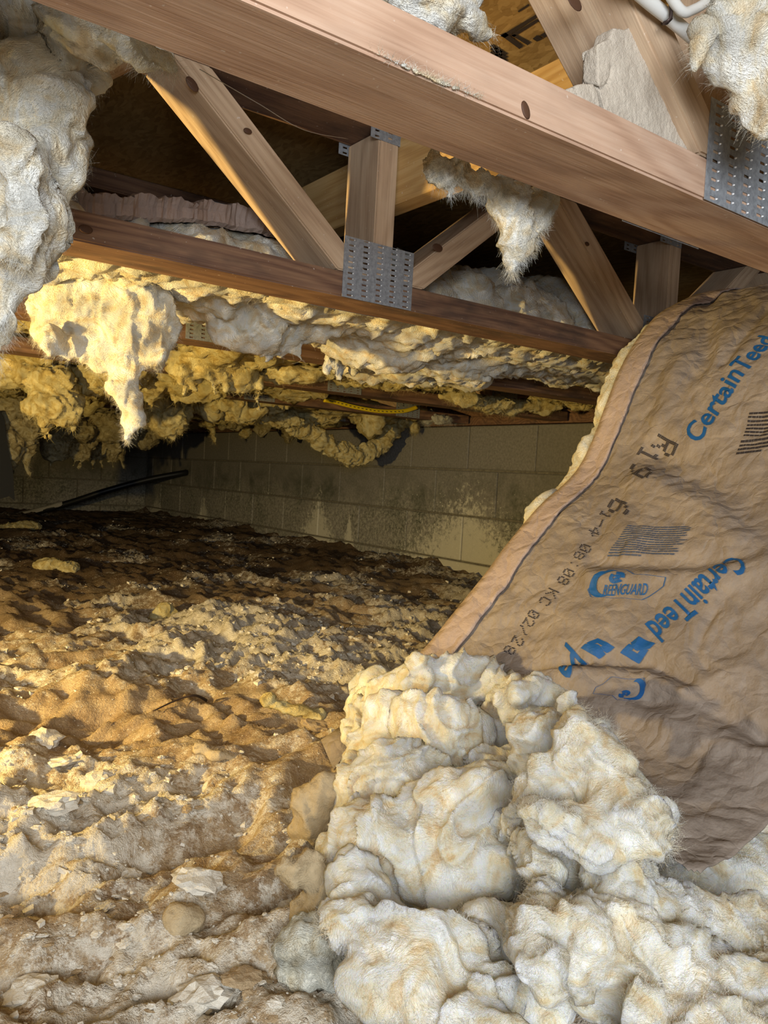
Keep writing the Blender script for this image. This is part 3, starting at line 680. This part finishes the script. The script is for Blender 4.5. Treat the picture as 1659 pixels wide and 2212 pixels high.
# ------------------------------------------------------------------ hanging insulation
def hang(name, label, ells, voxel, mat, fib, seed, fl=.02, fw=.00018, amp=(.011, .005, .002), fr=(11, 28, 75), droop=.4, melt=9):
    return tag(fluff(name, ells, voxel, mat, amp, fr, fib=fib, fiblen=fl, fibw=fw, seed=seed, droop=droop, melt=melt), label, 'insulation', 'torn insulation hanging between the trusses')
a = [El(60, 60, 190, 120, 0, .6, Y=.80), El(180, 60, 120, 60, 20, .6, Y=.72), El(290, 105, 90, 34, 18, .6, Y=.66), El(20, 250, 150, 150, 0, .6, Y=.78), El(110, 230, 80, 130, 10, .6, Y=.76), El(150, 170, 80, 60, -30, .5, Y=.78),
     El(100, 330, 80, 120, 0, .5, Y=.78), El(10, 420, 130, 140, 0, .6, Y=.76), El(90, 470, 60, 100, 0, .5, Y=.78), El(0, 570, 100, 100, 0, .6, Y=.76), El(70, 560, 50, 60, 0, .5, Y=.78), El(-30, 680, 80, 70, 0, .6, Y=.76)]
a += chain([(300, 100), (370, 135), (385, 150)], [30, 18, 8], 6, .2, Y=.60) + tufts(-20, 690, 40, 690, 6, 80, 16, Y=.75) + chain([(30, 300), (60, 420), (50, 560)], [40, 44, 40], 8, .3, Y=.70) + tufts(60, 560, 110, 540, 4, 60, 14, Y=.78)
hang('hanging_batt', 'large torn white and yellow batt hanging in the top left corner', a, .0034, M_FG, 36000, 41, .016, .00014, (.010, .0042, .0014), (10, 22, 70), .4, 20)
b = [El(230, 595, 150, 60, 8, .5, Y=1.33), El(165, 650, 100, 90, 0, .5, Y=1.35), El(290, 660, 95, 105, 0, .5, Y=1.31), El(230, 715, 140, 75, 5, .45, Y=1.33), El(330, 715, 58, 72, 0, .6, Y=1.31), El(140, 705, 66, 56, 0, .5, Y=1.36), El(260, 760, 100, 40, 5, .5, Y=1.32), El(170, 560, 60, 60, 0, .6, Y=1.34)]
b += tufts(100, 745, 350, 785, 16, 22, 16, Y=1.33) + chain([(275, 780), (268, 850), (285, 905), (275, 950)], [26, 24, 22, 7], 13, .2, Y=1.31)
hang('hanging_batt', 'bright yellow lit lobe of insulation with a long tail below the second truss', b, .0040, M_FG, 28000, 53, .016, .00018, (.006, .0036, .0014), (11, 26, 75), .4, 6)
c = [Ew((x, 1.40 + .02 * math.sin(9 * x), .765), (.11, .235, .062)) for x in np.arange(-1.1, 1.95, .10)] + [Ew((x, 1.30, .755), (.10, .15, .05)) for x in np.arange(.2, 1.0, .1)] + [Ew((x, 1.40, .80 + .02 * math.sin(5 * x)), (.11, .24, .098)) for x in np.arange(.98, 1.95, .10)]
c += [El(450, 640, 80, 45, 25, .7, Y=1.33), El(520, 700, 90, 60, 15, .7, Y=1.36), El(600, 720, 80, 50, 0, .7, Y=1.38), El(680, 690, 90, 50, 0, .7, Y=1.36), El(820, 740, 140, 60, 6, .8, Y=1.42), El(960, 770, 150, 50, 6, .8, Y=1.46), El(1080, 760, 120, 50, 8, .8, Y=1.44), El(830, 800, 120, 25, 4, .8, Y=1.6), El(960, 815, 110, 25, 4, .8, Y=1.62)]
c += tufts(560, 740, 670, 740, 6, 50, 16, Y=1.36) + tufts(700, 790, 1000, 830, 10, 20, 16, Y=1.58)
cb = hang('sagging_batt', 'long cream batt lying in the truss bay behind the plated second truss', c, .0078, M_FG, 22000, 61, .020, .00025)
near = [Ew((x, .79, .80), (.12, .24, .07)) for x in np.arange(-1.1, .02, .11)]
hang('ceiling_batt', 'batt continuing out of the left edge behind the closest truss', near, .010, M_FG, 1500, 67, .016)
# kraft edge on top of that batt
kp = spline([P(150, 436, Y=1.18)[0], P(300, 446, Y=1.18)[0], P(450, 456, Y=1.18)[0], P(600, 486, Y=1.19)[0], P(700, 512, Y=1.20)[0]], 110)
n_ = 110; kv = []
for i, pnt in enumerate(kp):
    wob = .004 * math.sin(i * .5) + .003 * math.sin(i * .21 + 1) + random.uniform(-.002, .002)
    for yy, zz in ((.006, -.018), (-.006, -.015), (-.002, .0), (-.012, .011 + wob), (.03, .015 + wob), (.25, .02)): kv.append(pnt + np.array([0, yy * .6 + wob + random.uniform(-.0015, .0015), zz + random.uniform(-.001, .001)]))
ke = link('paper_edge', mesh_np('paper_edge', kv, grid_faces(n_, 6), False), M_FLANGE, cb); md = ke.modifiers.new('t', 'SOLIDIFY'); md.thickness = .003
c = chain([(925, 352), (960, 372), (1010, 385), (1070, 400), (1130, 430)], [20, 30, 26, 24, 26], 14, .2, Y=.60) + chain([(1090, 410), (1110, 470), (1118, 530), (1105, 582)], [30, 34, 26, 12], 12, .2, Y=.60) + chain([(1150, 430), (1175, 450), (1165, 490), (1155, 525)], [26, 28, 18, 7], 8, .2, Y=.61) + chain([(1120, 450), (1130, 510), (1140, 545)], [24, 20, 8], 8, .3, Y=.60)
c += tufts(940, 385, 1060, 400, 7, 46, 8, Y=.60)
hang('hanging_tuft', 'ragged pale tuft dangling from the closest truss chord near the middle', c, .0026, M_FG, 9000, 71, .011, .00014, (.005, .003, .0014), (18, 45, 110), .9)
c = chain([(870, -20), (930, 0), (990, 30), (1060, 85)], [44, 50, 44, 14], 10, .25, Y=.50) + chain([(900, -30), (980, -10)], [60, 60], 4, .2, Y=.53)
hang('white_wisp', 'white wisp of insulation resting on the closest truss chord at the top', c, .003, M_FG, 4000, 73, .012, .00025, (.005, .003, .001))
c = [El(1640, 60, 120, 130, 0, .5, Y=.36), El(1570, 110, 70, 70, 0, .6, Y=.38), El(1660, 190, 70, 110, 0, .5, Y=.36), El(1600, 20, 90, 60, 0, .6, Y=.37), El(1700, 120, 120, 160, 0, .5, Y=.35)] + tufts(1610, 230, 1690, 260, 6, 60, 16, Y=.37) + chain([(1510, 60), (1505, 110), (1500, 150)], [24, 20, 8], 7, .2, Y=.38)
hang('hanging_batt', 'cream batt bulging in at the top right corner over the toothed plate', c, .0028, M_FG, 10000, 79, .014, .00022, (.006, .003, .001))
wsp = chain([(800, 108), (880, 146), (960, 180), (1050, 215)], [1.5, 3, 4, 1.5], 50, .6, Y=.4405)
tag(fluff('fiber_wisp', wsp, .0008, M_FG, (.0006, .0005, .0002), (60, 120, 260), fib=500, fiblen=.008, fibw=.00012, seed=5, melt=3), 'thin white wisps of fiber caught on the lower edge of the closest chord', 'insulation')
FAR = [
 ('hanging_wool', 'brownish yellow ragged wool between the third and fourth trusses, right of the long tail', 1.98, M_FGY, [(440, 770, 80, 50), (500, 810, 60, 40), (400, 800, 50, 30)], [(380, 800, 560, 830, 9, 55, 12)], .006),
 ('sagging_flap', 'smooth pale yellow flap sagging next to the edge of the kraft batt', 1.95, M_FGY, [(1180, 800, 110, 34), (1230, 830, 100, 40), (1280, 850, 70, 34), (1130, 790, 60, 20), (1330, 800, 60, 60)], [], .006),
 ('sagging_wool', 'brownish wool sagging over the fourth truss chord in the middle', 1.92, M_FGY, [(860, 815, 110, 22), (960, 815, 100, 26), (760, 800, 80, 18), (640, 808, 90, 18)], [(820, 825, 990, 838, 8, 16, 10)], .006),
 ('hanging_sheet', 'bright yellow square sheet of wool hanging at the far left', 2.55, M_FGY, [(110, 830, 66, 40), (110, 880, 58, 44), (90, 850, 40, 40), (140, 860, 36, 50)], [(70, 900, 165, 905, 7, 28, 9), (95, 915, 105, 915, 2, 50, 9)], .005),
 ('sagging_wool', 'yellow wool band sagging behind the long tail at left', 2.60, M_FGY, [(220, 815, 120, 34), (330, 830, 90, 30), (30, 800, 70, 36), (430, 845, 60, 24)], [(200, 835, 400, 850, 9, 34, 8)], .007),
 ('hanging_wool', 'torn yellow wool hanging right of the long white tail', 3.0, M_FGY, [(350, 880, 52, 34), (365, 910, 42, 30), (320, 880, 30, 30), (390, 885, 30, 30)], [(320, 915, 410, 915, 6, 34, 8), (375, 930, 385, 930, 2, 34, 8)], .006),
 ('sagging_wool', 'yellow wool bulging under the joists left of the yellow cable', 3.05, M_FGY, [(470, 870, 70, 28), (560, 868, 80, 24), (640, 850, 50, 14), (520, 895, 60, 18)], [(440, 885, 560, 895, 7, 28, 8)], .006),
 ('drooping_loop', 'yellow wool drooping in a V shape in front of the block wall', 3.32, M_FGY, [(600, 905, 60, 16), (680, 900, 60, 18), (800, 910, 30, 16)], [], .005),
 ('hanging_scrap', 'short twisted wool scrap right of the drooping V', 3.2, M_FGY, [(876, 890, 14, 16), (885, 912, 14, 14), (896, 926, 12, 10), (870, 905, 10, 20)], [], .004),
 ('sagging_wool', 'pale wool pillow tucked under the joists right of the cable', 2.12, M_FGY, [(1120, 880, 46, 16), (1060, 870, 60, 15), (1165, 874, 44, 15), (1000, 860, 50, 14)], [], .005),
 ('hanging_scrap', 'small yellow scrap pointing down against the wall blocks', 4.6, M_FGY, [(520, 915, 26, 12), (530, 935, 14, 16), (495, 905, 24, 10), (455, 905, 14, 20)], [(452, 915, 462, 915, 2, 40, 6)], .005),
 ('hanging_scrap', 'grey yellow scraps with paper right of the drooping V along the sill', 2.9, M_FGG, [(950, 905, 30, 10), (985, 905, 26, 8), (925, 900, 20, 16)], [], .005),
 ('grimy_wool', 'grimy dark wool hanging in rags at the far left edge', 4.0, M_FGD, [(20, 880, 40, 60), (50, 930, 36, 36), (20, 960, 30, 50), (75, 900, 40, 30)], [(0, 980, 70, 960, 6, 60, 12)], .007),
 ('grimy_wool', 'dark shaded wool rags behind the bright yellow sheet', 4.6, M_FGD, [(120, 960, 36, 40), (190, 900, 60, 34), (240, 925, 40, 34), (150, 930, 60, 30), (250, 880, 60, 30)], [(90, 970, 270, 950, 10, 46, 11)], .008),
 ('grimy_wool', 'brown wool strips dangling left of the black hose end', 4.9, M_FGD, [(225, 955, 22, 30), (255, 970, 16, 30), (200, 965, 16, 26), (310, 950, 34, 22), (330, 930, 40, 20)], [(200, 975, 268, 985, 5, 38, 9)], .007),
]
for i, (nm, lab, Y_, mat, es, tf, vx) in enumerate(FAR):
    ee = [El(x, y, rx, ry, random.uniform(-6, 6), .8, Y=Y_ + random.uniform(-.05, .05)) for x, y, rx, ry in es]
    for t in tf: ee += tufts(*t[:5], t[5], t[6], Y=Y_)
    if nm == 'drooping_loop':
        ee += chain([(620, 905), (690, 945), (760, 985), (820, 960), (860, 915)], [20, 19, 18, 17, 12], 40, .12, Y=3.3)
    hang(nm, lab, ee, vx * 1.12, mat, 3000, 90 + i * 3, .030, .0004, (.013, .007, .0022), (9, 20, 55))
BAY = ['third', 'fourth', 'fifth', 'sixth', 'seventh', 'eighth', 'ninth']
for k in range(2, 9):
    yc = .441 + .606 * k + .347; g = []
    for x in np.arange(-1.1, 2.5, .13):
        if k < 4 and 1.55 < x: continue
        g.append(Ew((x + random.uniform(-.03, .03), yc + random.uniform(-.03, .03), .775 + random.uniform(-.025, .015)), (.12, .245, .065)))
        if k > 3 and random.random() < .45: g.append(Ew((x, yc + random.uniform(-.18, .1), .69), (random.uniform(.04, .09), random.uniform(.04, .08), random.uniform(.03, .055 + .012 * k))))
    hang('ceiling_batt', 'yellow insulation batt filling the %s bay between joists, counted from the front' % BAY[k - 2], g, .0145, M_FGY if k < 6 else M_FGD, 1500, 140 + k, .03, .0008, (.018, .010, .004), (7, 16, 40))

# ------------------------------------------------------------------ smaller things
# tan fibrous slab wedged between chord and web of the closest truss
def slab(name, label, pts, Yf, th, seed):
    poly = np.array([P(x, y, Y=Yf)[0] for x, y in pts]); bm = bmesh.new()
    vs = [bm.verts.new(p) for p in poly]; f = bm.faces.new(vs)
    r = bmesh.ops.extrude_face_region(bm, geom=[f])
    for v in r['geom']:
        if isinstance(v, bmesh.types.BMVert): v.co.y += th
    bmesh.ops.recalc_face_normals(bm, faces=bm.faces); me = bm_mesh('t', bm); to = bpy.data.objects.new('t', me); COL.objects.link(to)
    md = to.modifiers.new('r', 'REMESH'); md.mode = 'VOXEL'; md.voxel_size = .0014
    sm = to.modifiers.new('s', 'SMOOTH'); sm.iterations = 3
    dg = bpy.context.evaluated_depsgraph_get(); m2 = bpy.data.meshes.new_from_object(to.evaluated_get(dg)); bpy.data.objects.remove(to)
    n = len(m2.vertices); p = np.empty(n * 3, np.float32); m2.vertices.foreach_get('co', p); p = p.reshape(-1, 3).astype(float)
    nr = np.empty(n * 3, np.float32); m2.vertices.foreach_get('normal', nr); nr = nr.reshape(-1, 3)
    d = .0016 * fbm(p * 30 + seed, 2) + .0005 * pn(p * 240) - .003 * np.exp(-(pn(p * 16 + seed) / .02) ** 2) * (pn(p * 9 + 5) > .1)
    m2.vertices.foreach_set('co', (p + nr * d[:, None]).astype(np.float32).ravel()); m2.update()
    m2.polygons.foreach_set('use_smooth', np.ones(len(m2.polygons), bool)); m2.materials.clear()
    return tag(link(name, m2, M_SLAB), label, 'slab')
M_SLAB = crumb('felted_fibre', (.48, .41, .33), (.66, .58, .48))
slab('fibre_slab', 'big tan felted slab leaning on the closest chord against its diagonal web', [(1388, 38), (1352, 62), (1325, 62), (1318, 85), (1290, 95), (1292, 140), (1290, 170), (1308, 245), (1420, 300), (1545, 368), (1545, 340), (1500, 250), (1478, 215), (1476, 195), (1442, 135), (1436, 122), (1400, 60)], .452, .018, 3)
slab('fibre_slab', 'small broken lump of tan felt beside the big slab on the chord', [(1222, 196), (1245, 184), (1262, 178), (1284, 180), (1292, 198), (1304, 246), (1260, 224)], .450, .02, 9)
# white cable with its staple
wc = tag(link('white_cable', tube_mesh('white_cable', [P(x, y, Y=.430)[0] for x, y in spline([(1330, -60), (1395, -2), (1445, 38), (1500, 84), (1560, 136)], 24)], .0058, 12), M_WCABLE), 'white electrical cable stapled to the diagonal web at the top right', 'cable')
tag(link('cable_staple', tube_mesh('cable_staple', [P(x, y, Y=yy)[0] for x, y, yy in ((1432, 50, .4395), (1440, 49, .422), (1449, 40, .420), (1450, 20, .420), (1447, -6, .424), (1446, -14, .4395))], .0017, 8), M_STAPLE), 'rusty dark staple holding the white cable', 'staple')
wl2 = tag(link('white_cable', tube_mesh('white_cable', [P(x, y, Y=.415)[0] for x, y in spline([(1430, -40), (1470, 22), (1500, 20), (1540, -5)], 20)], .0042, 10), M_WCABLE), 'second white cable curling behind the rusty staple at top right', 'cable')
yc_ = [P(x, y, Y=2.853)[0] for x, y in spline([(700, 864), (722, 868), (770, 880), (820, 888), (870, 888), (900, 880)], 30)]
ycab = tag(link('yellow_cable', tube_mesh('yellow_cable', yc_, .0095, 10), M_YCABLE), 'bright yellow cable running under the joists in the distance', 'cable')
bm = bmesh.new()
for i in range(4, 24):
    c = np.array(yc_[i]) + np.array([-.0035, -.0090, -.001]); bmesh.ops.create_cube(bm, size=1, matrix=Matrix.Translation(c) @ Matrix.Diagonal((.010, .0012, .0032, 1)))
link('printed_marks', bm_mesh('printed_marks', bm), M_BLACK, ycab)
# black hose out of the wall down to the ground
hp = [P(406, 1021, X=2.62)[0], P(395, 1022, X=2.56)[0], P(320, 1036, X=2.30)[0], P(230, 1060, X=2.0)[0], P(150, 1086, X=1.76)[0], P(60, 1110, X=1.5)[0], P(-40, 1130, X=1.25)[0]]
hs = spline(hp, 50); hose = tag(link('black_hose', tube_mesh('black_hose', hs, .024, 14), M_HOSE), 'black hose coming out of the block wall and sloping to the floor at left', 'hose')
link('hose_collar', tube_mesh('hose_collar', [hs[0], hs[1], hs[2]], .034, 14), M_HOSE, hose)
i0 = 34
link('dirt_coating', tube_mesh('dirt_coating', hs[i0:] + np.array([0, -.003, .006]), .0225 + .002 * np.sin(np.arange(50 - i0) * 1.7), 12), crumb('hose_dirt', (.36, .32, .25), (.60, .56, .48)), hose)
pb = P(-40, 1085, Y=4.0)[0]; pt_ = P(-40, 900, Y=4.0)[0]
bm = bmesh.new(); prof = [(0, 0), (20, -6), (32, 4), (28, -60), (16, -120), (10, -170), (0, -190), (-40, -190), (-60, 0)]
f = bm.faces.new([bm.verts.new(P(x, 1078 + y, Y=3.9)[0]) for x, y in prof]); r = bmesh.ops.extrude_face_region(bm, geom=[f])
for v in r['geom']:
    if isinstance(v, bmesh.types.BMVert): v.co.y += .02 ; v.co.x += .004
bmesh.ops.recalc_face_normals(bm, faces=bm.faces)
tag(link('plastic_sheet', bm_mesh('plastic_sheet', bm), M_POST), 'torn black plastic hanging at the extreme left edge above the hose', 'plastic')

# lumps of wool and dust on the ground
def lump(name, label, blobs, mat, seed, amp=(.006, .003, .0012), vx=.004, fib=1500):
    ee = []; x0, y0 = blobs[0][0], max(b[1] + b[3] * .6 for b in blobs); c0, t = on_floor(x0, y0); k = t / F
    rh = np.array([RIGHT[0], RIGHT[1], 0]); rh /= np.linalg.norm(rh)
    for px, py, rx, ry in blobs:
        ee.append((c0 + rh * (px - x0) * k + np.array([0, 0, max((y0 - py) * k * .9, ry * k * .3)]), np.array([rx * k * 1.1, rx * k, ry * k]), np.eye(3)))
    o = fluff(name, ee, vx, mat, amp, (14, 36, 100), fib=fib, fiblen=.012, seed=seed)
    return tag(o, label, 'wool clump', 'clumps lying on the dirt')
lump('wool_clump', 'round yellow wool clump standing alone in the middle of the dirt', [(345, 1310, 22, 26), (365, 1325, 24, 22), (355, 1300, 16, 16)], M_FGY, 201)
lump('wool_clump', 'flat yellow wool scrap on the far dirt at left', [(110, 1220, 30, 14), (145, 1222, 24, 12)], M_FGY, 203)
lump('wool_clump', 'long thin yellow wool strip left of the cream heap', [(570, 1505, 18, 12), (600, 1520, 24, 10), (640, 1532, 30, 12), (680, 1540, 26, 12)], M_FGY, 205)
lump('wool_clump', 'faint tan wool wisp on the dirt below the thin strip', [(430, 1600, 18, 14), (470, 1612, 26, 12), (505, 1620, 20, 8)], M_DUSTY, 207)
lump('dusty_clump', 'tall dusty tan clump leaning on the left side of the heap', [(690, 1740, 62, 70), (670, 1790, 46, 50), (720, 1710, 40, 50)], M_DUSTY, 209, (.006, .003, .001), .004, 7000)
lump('dusty_clump', 'smooth tan clump under the tall dusty clump at the heap', [(655, 1860, 50, 40), (710, 1900, 46, 40), (690, 1960, 60, 36)], M_DUSTY, 211, (.006, .003, .001), .004, 7000)
lump('dusty_clump', 'pale dusty wool mat at the bottom left of the heap', [(660, 2020, 80, 50), (720, 2080, 60, 50), (650, 2100, 70, 30)], M_FGG, 213, (.005, .003, .001), .004, 2500)
lump('dusty_clump', 'small rounded dusty ball in the foreground dirt', [(400, 1965, 44, 36), (375, 1975, 26, 22)], M_DUSTY, 215, (.003, .002, .0006), .004, 2500)
lump('wool_clump', 'little yellow wool scrap by the hose at the left edge', [(20, 1135, 26, 10), (60, 1128, 26, 10)], M_FGY, 217)
tw = spline([on_floor(x, y)[0] + np.array([0, 0, .010]) for x, y in ((330, 1548), (385, 1522), (420, 1524), (446, 1498))], 16)
cw_ = spline([P(432, 150, Y=.56)[0], P(560, 225, Y=.7)[0], P(660, 282, Y=.85)[0], P(752, 300, Y=1.03)[0]], 24)
tag(link('cobweb_strand', tube_mesh('cobweb_strand', cw_, .00035, 5), plain('cobweb', (.45, .42, .38))), 'thin dusty cobweb strand stretched between the first two trusses', 'cobweb')
tag(link('twig', tube_mesh('twig', tw, np.linspace(.0012, .003, 16), 6), plain('twig_bark', (.06, .035, .02))), 'thin dark twig lying on the dirt', 'twig')
kp2 = [on_floor(690, 1672)[0] + (0, 0, .004), on_floor(760, 1618)[0] + (0, 0, .05), on_floor(770, 1660)[0] + (0, 0, .04), on_floor(720, 1690)[0] + (0, 0, .006)]
me = mesh_np('paper_scrap', [kp2[0], kp2[1], kp2[2], kp2[3]], [(0, 1, 2, 3)]); ps = tag(link('paper_scrap', me, M_KRAFT), 'brown paper scrap sticking out at the left of the heap', 'paper'); md = ps.modifiers.new('t', 'SOLIDIFY'); md.thickness = .002

# white mineral chunks: the largest as single things, the crumbs as one
def rock_mesh(seed, sub=2, flat=.6):
    bm = bmesh.new(); bmesh.ops.create_icosphere(bm, subdivisions=sub, radius=1); V = np.array([v.co for v in bm.verts])
    d = 1 + .35 * pn(V * 1.6 + seed * 3.1) + .16 * pn(V * 4 + seed)
    V = V * (d + .22 * (ridged(V * 3.2 + seed, 3) - .9))[:, None] * np.array([1, .8, flat])
    for v, p in zip(bm.verts, V): v.co = p
    return bm_mesh('mineral_chunk', bm, False)
RM = [rock_mesh(s, 3, random.uniform(.3, .6)) for s in range(8)]
for i, m in enumerate(RM): m.materials.append(M_CRUMB if i < 5 else M_CLOD)
def chunk(c, s, lab, grp):
    o = link('mineral_chunk', random.choice(RM[:5]) if random.random() < .8 else random.choice(RM[5:]), None, None, (c[0], c[1], c[2] + s * .08)); o.scale = (s, s * random.uniform(.7, 1.2), s * random.uniform(.6, 1)); o.rotation_euler = (random.uniform(-.3, .3), random.uniform(-.3, .3), random.uniform(0, 6.3))
    return tag(o, lab, 'chunk', grp)
for px, py, s, lab in ((685, 1575, .028, 'largest whitish mineral chunk right by the left side of the heap'), (600, 1875, .016, 'white elongated flake in the foreground left of the heap'), (615, 1960, .018, 'bright white crust chunk below the dusty clumps'), (222, 1962, .010, 'small white pebble in the hollow of the foreground dirt'),
                       (430, 1905, .026, 'flat orange tan stone in the foreground dirt'), (440, 2150, .026, 'broad pale crust slab at the bottom of the picture'), (530, 2120, .022, 'pale crust slab next to the broad slab at the bottom'), (110, 1740, .034, 'long pale crust ridge at the left edge of the foreground'), (210, 1690, .024, 'chalky flat chunk right of the crust ridge'), (90, 1600, .026, 'greyish chunk in the pale rubble at left'), (140, 1640, .026, 'rounded grey chunk in the pale rubble at left, lower one'), (280, 1890, .014, 'cracked chunk under the dirt crack at left'), (70, 2140, .02, 'pinkish flat chip at the lower left corner')):
    chunk(on_floor(px, py)[0], s, lab, 'mineral chunks on the dirt')
cnt = 0
while cnt < 240:
    px, py = random.uniform(-20, 1000), random.uniform(1260, 2200)
    if px > 720 and py > 1420: continue
    c, t = on_floor(px, py)
    if crust_m(c[:1], c[1:2])[0] < .42 + .25 * random.random(): continue
    chunk(c, random.uniform(.003, .008) * (.6 + .4 * t), 'small whitish mineral chunk scattered on the dirt', 'small mineral chunks on the dirt'); cnt += 1
bm = bmesh.new(); bmesh.ops.create_icosphere(bm, subdivisions=1, radius=1); bm.verts.ensure_lookup_table(); IV = np.array([v.co for v in bm.verts]); IF = np.array([[v.index for v in f.verts] for f in bm.faces]); bm.free()
bm = bmesh.new(); bmesh.ops.create_cube(bm, size=1.3); CV = np.array([v.co for v in bm.verts]); CF = np.array([[v.index for v in f.verts] for f in bm.faces]); bm.free()
n = 36000; x = RNG.uniform(-.2, 2.55, n); y = .45 + 5.5 * RNG.uniform(0, 1, n) ** 1.7
cc = crust_m(x, y); ok = cc + RNG.normal(0, .16, n) > .60; x, y, cc = x[ok], y[ok], cc[ok]; z = ground(x, y); n = len(x)
s = (RNG.pareto(2.2, n) * .0010 + .0010) * (1 + .15 * y); s = np.minimum(s, .008)
Vv = CV[None] * (1 + RNG.uniform(-.35, .35, (n, 8, 1))); th = RNG.uniform(0, 6.3, n); ca, sa = np.cos(th)[:, None], np.sin(th)[:, None]
tl = RNG.uniform(-.7, .7, n)[:, None]
X0 = Vv[..., 0] * ca - Vv[..., 1] * sa; Y0 = Vv[..., 0] * sa + Vv[..., 1] * ca; Z0 = Vv[..., 2] * .7 + tl * X0
Vw = np.stack([X0, Y0, Z0], -1) * s[:, None, None] + np.stack([x, y, z + s * .2], 1)[:, None]
cm_ = mesh_np('soil_crumbs', Vw.reshape(-1, 3), (CF[None] + 8 * np.arange(n)[:, None, None]).reshape(-1, 4), False)
tag(link('soil_crumbs', cm_, M_CRUMB), 'fine whitish crumbs covering the dirt floor', 'crumbs', None, 'stuff')
